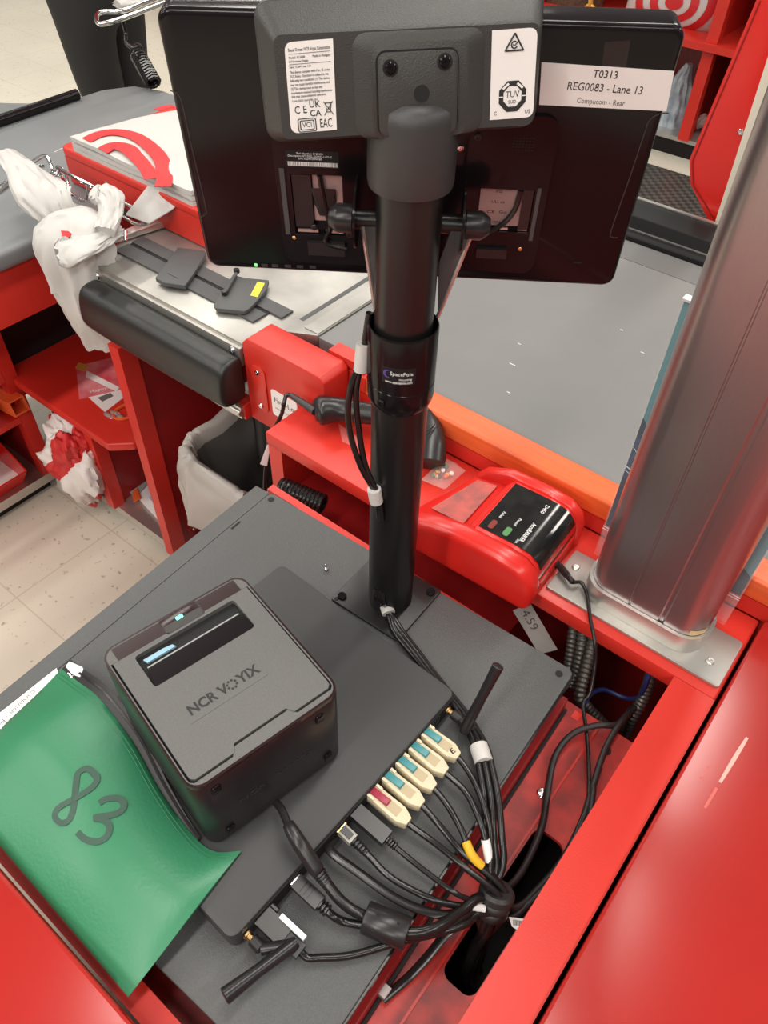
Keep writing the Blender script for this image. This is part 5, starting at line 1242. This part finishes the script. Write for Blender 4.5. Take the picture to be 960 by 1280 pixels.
b = MB(); b.tube([c0 + V((-.01, .034, 0)), c0 + V((-.03, .10, .0))], .004, 8, False); b.build('blade', M['steel'], sz)
# magazines on the base shelf
bm_ = [('white magazine with orange corner lying lowest on the base shelf', [(163, 612), (182, 600), (206, 648), (200, 652)], .070, 'white'), ('pale blue leaflet on top of the magazine on the base shelf', [(186, 622), (196, 612), (206, 634), (203, 640)], .078, 'bluegrey'), ('clear plastic wallet at the rear of the base shelf', [(155, 606), (178, 588), (186, 604), (168, 622)], .074, 'lightgrey')]
for l_, pts, z, m_ in bm_:
    o = pxprism(pts, z + .004, .004, .001).build('magazine' if 'mag' in l_[:16] else 'leaflet' if 'leaflet' in l_ else 'plastic_wallet', M[m_]); tag(o, l_, 'magazine' if 'mag' in l_[:16] else 'leaflet' if 'leaflet' in l_ else 'wallet')
o = pxprism([(165, 615), (172, 609), (176, 622), (167, 628)], .082, .004, .001).build('orange_packet', M['orange']); tag(o, 'small orange packet at the corner of the white magazine', 'packet')

# ================================================================== LEFT CABINET, NEXT COUNTER
lc = thing('bin_cabinet', 'open red cabinet frame at the left edge holding red storage bins', 'cabinet', (-1.95, 0.45, 0.0))
MB().box(-1.775, -1.738, 0.655, 0.69, 0.064, .699, .002).build('corner_post', M['red'], lc)
MB().box(-2.25, -1.738, 0.0, 0.69, 0.034, .0635, .002).build('base_shelf', M['steel'], lc)
MB().box(-2.22, -1.76, 0.02, 0.67, 0.0, .0335).build('plinth', M['black_hole'], lc)
MB().box(-2.25, -1.7755, 0.66, 0.675, .064, .699).build('end_panel', M['red_shade'], lc)
MB().box(-2.25, -2.235, 0.0, 0.66, .064, .699).build('back_panel', M['red_shade'], lc)
MB().box(-2.23, -1.742, 0.0, 0.654, .262, .28, .002).build('middle_shelf', M['red'], lc)
MB().box(-1.775, -1.738, 0.0, 0.654, .40, .43, .002).build('cross_rail', M['red'], lc)
def storage_bin(px, pz, ly, labl):
    Tb = Matrix.Translation(V((px, ly, pz)))
    t = thing('storage_bin', labl, 'storage bin', Mx=Tb, group='red storage bins in the cabinet')
    b = MB(Tb)
    prof = [(-.20, 0), (.12, 0), (.17, .07), (.17, .075), (.02, .14), (-.20, .14)]
    b.prism(prof, -.10, -.096, axis='y'); b.build('side_wall', M['red_plastic'], t)
    b = MB(Tb); b.prism(prof, .096, .10, axis='y'); b.build('side_wall', M['red_plastic'], t)
    MB(Tb).box(-.199, .12, -.0955, .0955, .0, .005).build('bin_floor', M['red_plastic'], t)
    MB(Tb).hexa([(.1205, -.0955, 0), (.1255, -.0955, 0), (.1255, .0955, 0), (.1205, .0955, 0)], [(.166, -.0955, .07), (.172, -.0955, .07), (.172, .0955, .07), (.166, .0955, .07)]).build('front_lip', M['red_plastic'], t)
    MB(Tb).box(-.20, -.195, -.0955, .0955, .005, .14).build('rear_wall', M['red_plastic'], t)
    return t
storage_bin(-1.885, .064, .505, 'open red plastic bin low in the left cabinet holding papers')
ob = MB(); q = PX(10, 590, -1.80); ob.prism([(q.x - .1, q.y - .12), (q.x + .02, q.y - .12), (q.x + .03, q.y + .02), (q.x - .08, q.y + .03)], .0701, .085, .003); tag(ob.build('paper_stack', M['white']), 'white papers lying in the low red bin', 'papers')
storage_bin(-1.90, .2805, .50, 'open red plastic bin upper in the left cabinet behind the orange tube')
tu = MB(); q = PX(24, 508, -1.70); 
T_ = Matrix.Translation(q)
tu.M = T_; hs = .022
tu.holed([(-hs, -hs), (hs, -hs), (hs, hs), (-hs, hs)], [[(-hs + .004, -hs + .004), (hs - .004, -hs + .004), (hs - .004, hs - .004), (-hs + .004, hs - .004)]], -.0, .30)
tu.bm.transform(T_ @ Matrix.Rotation(R(78), 4, 'Y') @ Matrix.Rotation(R(180), 4, 'Y') @ T_.inverted())
tag(tu.build('square_tube', M['orange']), 'orange square tube with open end sticking out of the left cabinet', 'tube')

nc = thing('bagging_counter', 'grey topped bagging counter on a red base at the far left', 'counter', (-1.75, 0.9, 0.0))
top = [(-2.30, 0.2), (-1.468, 0.2), (-1.468, 1.28), (-1.52, 1.40), (-1.60, 1.45), (-1.93, 1.45), (-2.02, 1.42), (-2.06, 1.34), (-2.06, 1.20), (-2.30, 1.0)]
MB().prism(top, .822, .860, .010, seg=3).build('grey_top', M['grey_lam'], nc, label='grey laminate top')
MB().box(-2.04, -1.485, 0.25, 1.19, .700, .8215, .003).build('fascia', M['red'], nc, label='red fascia under the top')
MB().box(-2.24, -1.7885, 0.692, 1.30, .30, .699).build('recess_shade', M['black_hole'], nc)  # solid black block stands for the shade inside the opening
b = MB(); b.tube([V((-2.03, 0.90, .872)), V((-2.04, 1.13, .872)), V((-2.045, 1.25, .872))], .014, 12); b.build('edge_bumper', M['black_gloss'], nc, label='black rounded bumper strip')
b = MB(); b.tube([V((-1.80, 1.0, .8603)), V((-1.83, 1.2, .8603))], .0008, 6, False); b.build('scratch', M['white_tag'], nc)

# red bag pad, bag stack, rack and hanging bags
rpad = thing('bag_shelf', 'red rounded bag shelf carrying the stack of white bags', 'shelf', (-1.5, 1.1, .70))
pa, pb_ = P(78, 188, .935), P(236, 262, .935)
dirx = (pb_ - pa).normalized(); diry = V((0, 0, 1)).cross(dirx)
TPd = frame(pa, dirx, diry); LP = (pb_ - pa).length
b = MB(TPd); b.prism(rrect(-.01, LP + .05, .0, .40, .018, 5), -.012, .008, .006, seg=3); b.build('top', M['red'], rpad)
MB(TPd).box(-.004, LP + .04, .004, .02, -.072, -.0125, .003).build('front_panel', M['red'], rpad, label='red front panel')
MB(TPd).box(.02, LP + .02, .05, .38, -.074, -.0125).build('base', M['red_shade'], rpad)

st = thing('bag_stack', 'folded stack of white carrier bags printed with red rings on the red shelf', 'bags', TPd @ V((LP / 2, .2, .01)))
def sheetlayer(z, du, seedk, wob=.006):
    def f(u, v):
        x = .040 + (LP - .030) * u + du * v; y = .004 + .40 * v
        return TPd @ V((x, y, z + wob * noise.noise(V((u * 3, v * 3, seedk))) + .012 * math.sin(math.pi * v) * .6 + (.010 * math.exp(-((v) / .08) ** 2)) * -.6))
    return f
for k in range(4):
    f = sheetlayer(.012 + .011 * k, .10 + .012 * k, k * 3.3)
    b = MB(); b.grid(f, 26, 18, th=.009); b.build('folded_bag', M['white_bag'], st, ang=70)
ftop = sheetlayer(.012 + .033, .10 + .036, 9.9)
def ringarc(rx0, rx1, a0, a1, cu=.40, cv=.10, m='red_ink'):
    def f(u, v):
        a = R(a0 + (a1 - a0) * u); r = rx0 + (rx1 - rx0) * v
        return ftop(cu + r * math.cos(a), cv + r * math.sin(a) * 1.0) + V((0, 0, .0009))
    b = MB(); b.grid(f, 30, 2); b.build('ring_print', M[m], st, label='red ring printed on the top bag')
TST = TPd @ Matrix.Translation(V((0, 0, .055)))
def on_stack(px, py):
    q = PM(px, py, TST); v = (q.y - .004) / .40; u = (q.x - .040 - (.10 + .036) * v) / (LP - .030)
    return ftop(u, v) + V((0, 0, .0016))
for pts, w_ in (([(106, 167), (124, 162), (145, 161), (168, 167), (188, 180), (201, 196), (204, 211), (202, 224)], .032), ([(126, 180), (140, 176), (156, 179), (171, 189), (183, 202), (190, 214)], .036), ([(196, 137), (205, 133), (216, 131)], .020)):
    b = MB(); ribbon(b, [on_stack(*p) for p in pts], w_, th=.0008, sub=6); b.build('ring_print', M['red_ink'], st, label='red ring printed on the top bag')
lb_ = MB()
q = [P(157, 268, .90), P(185, 232, .945), P(200, 236, .947), P(232, 246, .947), P(214, 262, .92), P(186, 279, .90)]
lb_.add(q + [x - V((0, 0, .002)) for x in q], [tuple(range(6)), tuple(range(11, 5, -1))] + [(i, (i + 1) % 6, 6 + (i + 1) % 6, 6 + i) for i in range(6)])
tag(lb_.build('loose_bag', M['white_bag'], flat=True), 'flat white bag end hanging over the front of the red bag shelf', 'bag')

rk = thing('bag_rack', 'chrome wire bag rack with a coil spring in front of the red bag shelf', 'rack', P(110, 235, 0.862))
def wire(pts, r=.0042, name='wire'): b = MB(); b.tube(pts, r, 8, True, 4); return b.build(name, M['chrome'], rk)
wire([P(-5, 238, 0.947), P(35, 207, 0.947), P(57, 195, 0.947), P(66, 214, 0.932), P(69, 222, 0.922)]); wire([P(-5, 244, 0.937), P(40, 212, 0.937), P(55, 207, 0.937)])
wire([P(71, 209, 0.932), P(80, 240, 0.892), P(86, 246, 0.882), P(82, 216, 0.922), P(71, 209, 0.932)], .0035)
wire([P(71, 209, 0.937), P(100, 225, 0.927), P(138, 244, 0.912), P(170, 262, 0.902)], .0042); wire([P(86, 240, 0.892), P(106, 251, 0.887), P(112, 228, 0.922)], .004)
b = MB(); s0_, s1_ = P(66, 216, 0.927), P(81, 245, 0.887); ax = s1_ - s0_; u = ax.normalized().orthogonal(); v = ax.normalized().cross(u)
b.tube([s0_ + ax * (k / 100) + (u * math.cos(k * .8) + v * math.sin(k * .8)) * .011 for k in range(101)], .0028, 6, False); b.build('coil_spring', M['chrome'], rk)
wire([P(133, 228, 0.937), P(134, 246, 0.922)], .004); wire([P(140, 262, 0.902), P(175, 281, 0.892), P(205, 268, 0.897)], .0035)
wire([P(157, 288, 0.907), P(157, 300, 0.892)], .004)

def crumple(name, labl, path, widths, depth, m, seed, group=None, nu=28, nv=44, amp=.022, cat='bag', bands=None):
    """a gathered plastic bag: loops along a path, creased by noise; path = world points, widths = half widths"""
    pts = catmull([V(p) for p in path], 8); n = len(pts); loops = []
    side0 = ROT @ V((1, 0, 0))
    for i, p in enumerate(pts):
        t = (pts[min(i + 1, n - 1)] - pts[max(i - 1, 0)]).normalized(); s_ = (side0 - t * side0.dot(t)).normalized(); f_ = t.cross(s_)
        q = i / (n - 1) * (len(widths) - 1); k = min(int(q), len(widths) - 2); wd = widths[k] + (widths[k + 1] - widths[k]) * (q - k)
        lp = []
        for j in range(nv):
            a = 2 * math.pi * j / nv; ca, sa = math.cos(a), math.sin(a)
            cr = noise.noise(V((ca * 2.6 + seed, sa * 2.6, i * .10))) + .6 * noise.noise(V((ca * 6 + seed, sa * 6, i * .22)))
            lp.append(p + s_ * (ca * wd * (1 + .20 * cr)) + f_ * (sa * wd * depth * (1 + .35 * cr)) + t * .01 * cr)
        loops.append(lp)
    b = MB(); b.ring(loops); o = b.build(name, M[m], ang=50)
    tag(o, labl, cat, group); return o
crumple('hanging_bag', 'white carrier bag gathered on the left chrome wire, folds running down to the right', [P(6, 192, .965), P(25, 212, .96), P(48, 240, .945), P(74, 260, .925), P(98, 266, .91)], [.020, .030, .048, .044, .026], .45, 'white_bag', 3.1, 'white bags on the rack')
hb = crumple('hanging_bag', 'largest white carrier bag with a red corner, hanging from the rack down to the shelf', [P(104, 264, .925), P(97, 280, .915), P(93, 305, .89), P(104, 350, .82), P(120, 395, .74), P(134, 432, .66)], [.030, .066, .078, .066, .056, .045], .40, 'white_bag', 8.4, 'white bags on the rack')
crumple('hanging_bag', 'white bag bunched over the middle prong of the rack', [P(116, 250, .945), P(128, 243, .950), P(138, 252, .945), P(137, 272, .93), P(130, 290, .92)], [.014, .026, .026, .022, .022], .6, 'white_bag', 5.7, 'white bags on the rack')
crumple('hanging_bag', 'white bag draped along the steel counter edge below the rack', [P(74, 318, .90), P(95, 312, .905), P(120, 299, .905), P(148, 286, .90)], [.026, .040, .034, .018], .35, 'white_bag', 1.9, 'white bags on the rack')
sqb = [P(53, 312, .885), P(86, 309, .89), P(98, 330, .86), P(104, 362, .81), P(90, 363, .805), P(64, 368, .80)]
ob = MB(); ob.add(sqb + [x + V((-.012, .02, -.004)) for x in sqb], [tuple(range(6)), tuple(range(11, 5, -1))] + [(i, (i + 1) % 6, 6 + (i + 1) % 6, 6 + i) for i in range(6)])
tag(ob.build('bag_flap', M['white_bag'], flat=True), 'square white bag flap hanging lowest beside the red fascia', 'bag')
tr_ = [P(76, 288, .885), P(92, 289, .885), P(80, 304, .872)]
ob = MB(); nn = (tr_[1] - tr_[0]).cross(tr_[2] - tr_[0]).normalized(); nn = nn if nn.z > 0 else -nn
off_ = [(CAMP - p).normalized() * .085 for p in tr_]
ob.add([p + o_ for p, o_ in zip(tr_, off_)] + [p + o_ - nn * .001 for p, o_ in zip(tr_, off_)], [(0, 1, 2), (5, 4, 3), (0, 1, 4, 3), (1, 2, 5, 4), (2, 0, 3, 5)])
ob.build('printed_corner', M['red_ink'], hb, label='red printed corner', flat=True)
# crumpled printed bag under the shelf board
cbg = thing('crumpled_bag', 'crumpled red and white carrier bag sagging under the red shelf board', 'bag', P(95, 590, .03))
def ball(c, r, sx, sy, sz, seed, name, m):
    nu, nv = 56, 36
    def f(u, v):
        th, ph = 2 * math.pi * u, math.pi * v; d = V((math.sin(ph) * math.cos(th), math.sin(ph) * math.sin(th), math.cos(ph)))
        nn_ = noise.noise(d * 1.8 + V((seed, 0, 0))) * .30 + abs(noise.noise(d * 3.6 + V((seed, 2, 0)))) * .28 + noise.noise(d * 8 + V((seed, 5, 0))) * .08
        k = r * (.86 + nn_); return c + V((d.x * k * sx, d.y * k * sy, d.z * k * sz))
    b = MB(); b.grid(f, nu, nv); return b.build(name, M[m], cbg, ang=50)
def bagmat():
    m = bpy.data.materials.new('red_white_bag_print'); m.use_nodes = True; nt = m.node_tree; bs = nt.nodes['Principled BSDF']; bs.inputs['Roughness'].default_value = .4
    tc = nt.nodes.new('ShaderNodeTexCoord'); wv = nt.nodes.new('ShaderNodeTexWave'); wv.wave_type = 'RINGS'; wv.rings_direction = 'SPHERICAL'; wv.inputs['Scale'].default_value = 2.3; wv.inputs['Distortion'].default_value = 2.2; wv.inputs['Detail'].default_value = 1
    cr = nt.nodes.new('ShaderNodeValToRGB'); cr.color_ramp.interpolation = 'CONSTANT'; e = cr.color_ramp.elements; e[0].color = (.80, .77, .74, 1); e[1].position = .66; e[1].color = (.62, .03, .03, 1)
    mp = nt.nodes.new('ShaderNodeMapping'); mp.inputs['Location'].default_value = (.02, .06, -.28)
    nt.links.new(tc.outputs['Object'], mp.inputs[0]); nt.links.new(mp.outputs[0], wv.inputs[0]); nt.links.new(wv.outputs['Fac'], cr.inputs[0]); nt.links.new(cr.outputs[0], bs.inputs['Base Color']); return m
M['bag_print'] = bagmat()
ball(P(97, 575, .20), .10, 1.0, .75, 1.45, 2.2, 'bag_body', 'bag_print'); ball(P(100, 597, .10), .075, 1.2, .7, .9, 6.2, 'bag_tail', 'white_bag')
o = MB(); q = P(108, 627, .0); o.box(q.x - .02, q.x + .03, q.y, q.y + .03, .0005, .012, .003); tag(o.build('scrap_packet', M['white_tag']), 'small white scrap on the floor under the shelf plinth', 'scrap')

# ================================================================== PERSON IN BLACK BEHIND THE BAGGING COUNTER
def skin_person():
    J = {'pel': (0, 0, .96), 'chest': (0, .0, 1.22), 'neck': (0, 0, 1.46), 'head': (0, -.01, 1.55), 'top': (0, -.01, 1.70),
         'lh': (-.09, 0, .90), 'lk': (-.085, -.04, .50), 'la': (-.07, .05, .09), 'lt': (-.08, -.12, .035),
         'rh': (.09, 0, .90), 'rk': (.075, .02, .50), 'ra': (.07, .10, .09), 'rt': (.08, -.06, .035),
         'ls': (-.18, 0, 1.40), 'le': (-.24, .03, 1.15), 'lw': (-.12, -.20, 1.20), 'rs': (.18, 0, 1.40), 're': (.24, .03, 1.15), 'rw': (.12, -.20, 1.22), 'lf': (-.05, -.24, 1.23), 'rf': (.05, -.24, 1.25)}
    Rr = {'pel': .14, 'chest': .15, 'neck': .06, 'head': .085, 'top': .07, 'lh': .105, 'lk': .066, 'la': .045, 'lt': .035, 'rh': .105, 'rk': .066, 'ra': .045, 'rt': .035,
          'ls': .065, 'le': .045, 'lw': .032, 'lf': .03, 'rs': .065, 're': .045, 'rw': .032, 'rf': .03}
    E = [('pel', 'chest'), ('chest', 'neck'), ('neck', 'head'), ('head', 'top'), ('pel', 'lh'), ('lh', 'lk'), ('lk', 'la'), ('la', 'lt'), ('pel', 'rh'), ('rh', 'rk'), ('rk', 'ra'), ('ra', 'rt'),
         ('chest', 'ls'), ('ls', 'le'), ('le', 'lw'), ('lw', 'lf'), ('chest', 'rs'), ('rs', 're'), ('re', 'rw'), ('rw', 'rf')]
    ks = list(J); me = bpy.data.meshes.new('person_body'); me.from_pydata([J[k] for k in ks], [(ks.index(a), ks.index(b)) for a, b in E], [])
    o = bpy.data.objects.new('person_body', me); COL.objects.link(o)
    s_ = o.modifiers.new('skin', 'SKIN')
    lay = me.skin_vertices[0] if me.skin_vertices else None
    if lay is None:
        bm = bmesh.new(); bm.from_mesh(me); bm.verts.layers.skin.verify(); bm.to_mesh(me); bm.free(); lay = me.skin_vertices[0]
    for i, k in enumerate(ks): lay.data[i].radius = (Rr[k], Rr[k]); lay.data[i].use_root = (k == 'pel')
    s2 = o.modifiers.new('sub', 'SUBSURF'); s2.levels = 2; s2.render_levels = 2
    dg = bpy.context.evaluated_depsgraph_get(); me2 = bpy.data.meshes.new_from_object(o.evaluated_get(dg)); bpy.data.objects.remove(o)
    return me2
per = thing('person', 'person in black trousers standing behind the grey bagging counter', 'person', (-2.62, 1.76, 0.0))
pm_ = skin_person()
pm_.transform(Matrix.Rotation(R(100), 4, 'Z'))
bo = bpy.data.objects.new('body', pm_); COL.objects.link(bo); bo.parent = per; ROOTM[bo.name] = ROOTM['person']
def outfit():
    m = bpy.data.materials.new('shirt_and_trousers'); m.use_nodes = True; nt = m.node_tree; bs = nt.nodes['Principled BSDF']; bs.inputs['Roughness'].default_value = .75
    tc = nt.nodes.new('ShaderNodeTexCoord'); sx = nt.nodes.new('ShaderNodeSeparateXYZ'); gt = nt.nodes.new('ShaderNodeMath'); gt.operation = 'GREATER_THAN'; gt.inputs[1].default_value = 1.0
    mx = nt.nodes.new('ShaderNodeMixRGB'); mx.inputs[1].default_value = (.012, .012, .012, 1); mx.inputs[2].default_value = (.42, .02, .02, 1)
    nt.links.new(tc.outputs['Object'], sx.inputs[0]); nt.links.new(sx.outputs['Z'], gt.inputs[0]); nt.links.new(gt.outputs[0], mx.inputs[0]); nt.links.new(mx.outputs[0], bs.inputs['Base Color']); return m
M['outfit'] = outfit()
for mm in ('outfit', 'skin'): pm_.materials.append(M[mm])
for p_ in pm_.polygons:
    hand = min((p_.center - Matrix.Rotation(R(100), 4, 'Z') @ V(h_)).length for h_ in ((-.05, -.24, 1.23), (.05, -.24, 1.25))) < .075
    p_.material_index = 1 if (p_.center.z > 1.475 or hand) else 0
    p_.use_smooth = True
def pl_(x, y, z): return Matrix.Rotation(R(100), 4, 'Z') @ V((x, y, z)) + V((-2.62, 1.76, 0))
b = MB(); b.sphere(pl_(0, .025, 1.655), .104, 1.05, 1.0, 1.0); b.build('hair', M['brown'], per)
for x_ in (-.034, .034): MB().sphere(pl_(x_, -.088, 1.61), .011).build('eye', M['ink'], per)
MB().sphere(pl_(0, -.104, 1.575), .016, .8, .8, 1.3).build('nose', M['skin'], per); MB().sphere(pl_(0, -.088, 1.535), .020, .6, 1.2, .35).build('mouth', M['red_ink'], per)

# chrome hook and coiled scanner lead at the top left
hk = thing('wire_hook', 'chrome wire hook poking in above the white bags near the person', 'hook', P(165, 15, 1.02))
b = MB(); b.tube([P(205, -6, 1.02), P(180, 4, 1.02), P(152, 14, 1.02), P(127, 15, 1.02), P(121, 22, 1.02), P(126, 30, 1.02), P(150, 24, 1.02), P(178, 14, 1.02), P(205, 4, 1.02)], .0065, 10); b.build('hook_wire', M['chrome'], hk)
b = MB(); b.box(-.03, .03, -.03, .03, 0, .05, .008); b.bm.transform(Matrix.Translation(P(200, 0, .985))); b.build('hook_base', M['steel'], hk)
cl_ = thing('coiled_lead', 'black coiled lead hanging below the chrome hook at top left', 'cable', P(175, 70, .86))
cord('straight_end', cl_, [P(153, 24, 1.005), P(157, 40, .97), P(158, 54, .95), P(170, 62, .94), P(176, 58, .94), P(168, 56, .94), P(172, 68, .93)], .0055)
b = MB(); a_, e_ = P(171, 66, .93), P(192, 104, .88); axd = e_ - a_; axn = axd.normalized(); u = axn.orthogonal().normalized(); v = axn.cross(u)
b.tube([a_ + axd * (k / 110) + (u * math.cos(k * .7) + v * math.sin(k * .7)) * .019 for k in range(111)], .0052, 7, False); b.build('coil', M['cable'], cl_)
o = crumple('hanging_bag', 'white bag hanging behind the chrome hook at the top edge', [P(146, 6, .98), P(165, 2, .98), P(185, -6, .98)], [.02, .045, .05], .5, 'white_bag', 12.0)

# ================================================================== NEXT LANE BEYOND THE BELT
mt = MB(); mt.box(-2.1, 1.5, 2.2, 3.98, .0005, .014, .004); m_ = mt.build('floor_mat', M['studs']); tag(m_, 'black studded rubber floor mat between the two lanes', 'mat')
fl2 = thing('next_lane_cabinet', 'red cabinet of the next lane with shelf, posts and black plinth', 'cabinet', (-3.0, 4.5, 0.0))
MB().box(-5.5, -1.1, 4.20, 5.0, 0.0, .085, .004).build('plinth', M['black_gloss'], fl2)
MB().box(-5.5, -1.1, 4.16, 5.0, .0855, .105, .002).build('base_shelf', M['steel'], fl2)
MB().box(-5.5, -1.1, 4.10, 5.0, .515, .545, .006).build('shelf_board', M['red'], fl2)
MB().box(-5.5, -1.1, 4.98, 5.0, .106, 1.10).build('back_panel', M['red_shade'], fl2)
MB().box(-5.5, -1.1, 4.12, 5.0, .95, .98, .006).build('top_board', M['red'], fl2)
for x, mm in ((-1.345, 'red'), (-2.30, 'red'), (-1.12, 'red_shade'), (-3.4, 'red'), (-4.5, 'red')):
    MB().box(x, x + .055, 4.13, 4.18, .106, .514, .003).build('front_post', M[mm], fl2)
    MB().box(x, x + .055, 4.13, 4.18, .546, .949, .003).build('front_post', M[mm], fl2)
    MB().box(x + .01, x + .03, 4.181, 4.98, .106, .514).build('divider', M['red_shade'], fl2)
    MB().box(x + .01, x + .03, 4.181, 4.98, .546, .949).build('divider', M['red'], fl2)
bb = thing('ring_print_bag', 'white bag with red concentric rings on the next lane red shelf', 'bag', PY(845, 25, 4.25))
c_ = PY(838, 12, 4.28); c_.z = max(c_.z, .66)
def pil2(u, v):
    a, bq = u - .5, v - .5; k = (max(0, 1 - (2 * a) ** 4) * max(0, 1 - (2 * bq) ** 4)) ** .5
    return c_ + V((.50 * a, .05 - .09 * k + .012 * noise.noise(V((u * 4, v * 4, 2))), .30 * bq + .03 * a))
b = MB(); b.grid(pil2, 26, 20); b.grid(lambda u, v: pil2(u, v) + V((0, .09, 0)), 26, 20); b.build('bag_body', M['white_bag'], bb, ang=70)
for k, (r0_, r1_) in enumerate(((.0, .10), (.18, .27), (.35, .44))):
    b = MB(); b.grid(lambda u, v: pil2(.55 + (r0_ + (r1_ - r0_) * v) * math.cos(2 * math.pi * u) * .9, .45 + (r0_ + (r1_ - r0_) * v) * math.sin(2 * math.pi * u) * 1.05) + V((0, -.004, 0)), 40, 2); b.build('ring_print', M['red_ink'], bb, label='red printed ring')
hbg = thing('handbag', 'brown patterned handbag with a gold clasp behind the monitor top edge', 'handbag', PY(705, 5, 4.25))
c2_ = PY(708, 1, 4.27)
def hbf(u, v):
    a = 2 * math.pi * u; k = (1 - (2 * v - 1) ** 6) ** .5; return c2_ + V((.21 * math.cos(a) * (.9 + .2 * v) * (k * .9 + .1), .09 * math.sin(a) * (k * .9 + .1), .24 * (v - .32)))
b = MB(); b.grid(hbf, 28, 14); b.build('bag_body', M['brown'], hbg, ang=70)
q = PY(738, 8, 4.16)
b = MB(); b.tube([q + V((.03 * math.cos(R(a)), 0, -.03 + .035 * math.sin(R(a)))) for a in range(0, 361, 30)], .009, 8); b.tube([q + V((-.02, 0, .12)), q + V((0, 0, .0))], .012, 8, False); b.build('clasp', M['gold'], hbg, label='gold clasp')
q = PY(846, 125, 4.3)
cb2 = crumple('film_bundle', 'bundle of pale blue wrapped plastic on the base shelf of the next lane', [PY(862, 80, 4.3), PY(852, 105, 4.3), PY(846, 140, 4.3), PY(842, 164, 4.3)], [.02, .06, .085, .07], .7, 'bluebag', 4.4, cat='packet')
q = PY(870, 155, 4.3); o = crumple('film_scrap', 'pink tinted plastic scrap right of the next lane red post', [PY(866, 160, 4.3), PY(876, 152, 4.3), PY(884, 145, 4.3)], [.02, .04, .015], .6, 'pink_label', 6.6, cat='packet')

# tall red end panel standing on the far bumper
rp_ = thing('lane_screen', 'tall red lane screen with cream edge rising beyond the belt', 'panel', (-0.4, 1.67, .9))
yy = 1.662
e1 = [PY(x, y, yy) for x, y in ((893, 292), (862, 230), (861, 200), (945, 0))]
far = V((e1[3].x + (e1[3].x - e1[2].x) * .6, yy, e1[3].z + (e1[3].z - e1[2].z) * .6))
rt_ = [PY(893, 292, yy), PY(960, 85, yy)]; rtop = rt_[1] + (rt_[1] - rt_[0]) * .75
poly = [(e1[0].x, e1[0].z), (e1[1].x, e1[1].z), (e1[2].x, e1[2].z), (e1[3].x, e1[3].z), (far.x, far.z), (rtop.x, rtop.z)]
MB().prism(poly, yy, yy + .022, .003, axis='y').build('panel', M['red_plastic'], rp_)
b = MB(); d_ = (rtop - rt_[0]).normalized(); b.prism([(rt_[0].x - .004, rt_[0].z + .012), (rt_[0].x + .012, rt_[0].z - .005), (rtop.x + .016, rtop.z), (rtop.x - .004, rtop.z)], yy - .012, yy + .03, .002, axis='y'); b.build('cream_edge', M['cream_trim'], rp_, label='cream edge trim')
inn = [V((p[0], 0, p[1])) for p in poly]; cc_ = sum(inn, V()) / len(inn)
b = MB(); ribbon(b, [V((p.x + .006, yy - .0012, p.z)) for p in (inn[0] + V((.0, 0, .016)), inn[1] + V((.003, 0, .0)), inn[2] + V((.002, 0, 0)), inn[3] + V((.002, 0, 0)))], .0025, up=V((0, -1, 0)), th=.0006, sub=1); b.build('panel_groove', M['red_shade'], rp_)
screw(rp_, PY(926, 165, yy - .001), .006, (0, -1, 0))
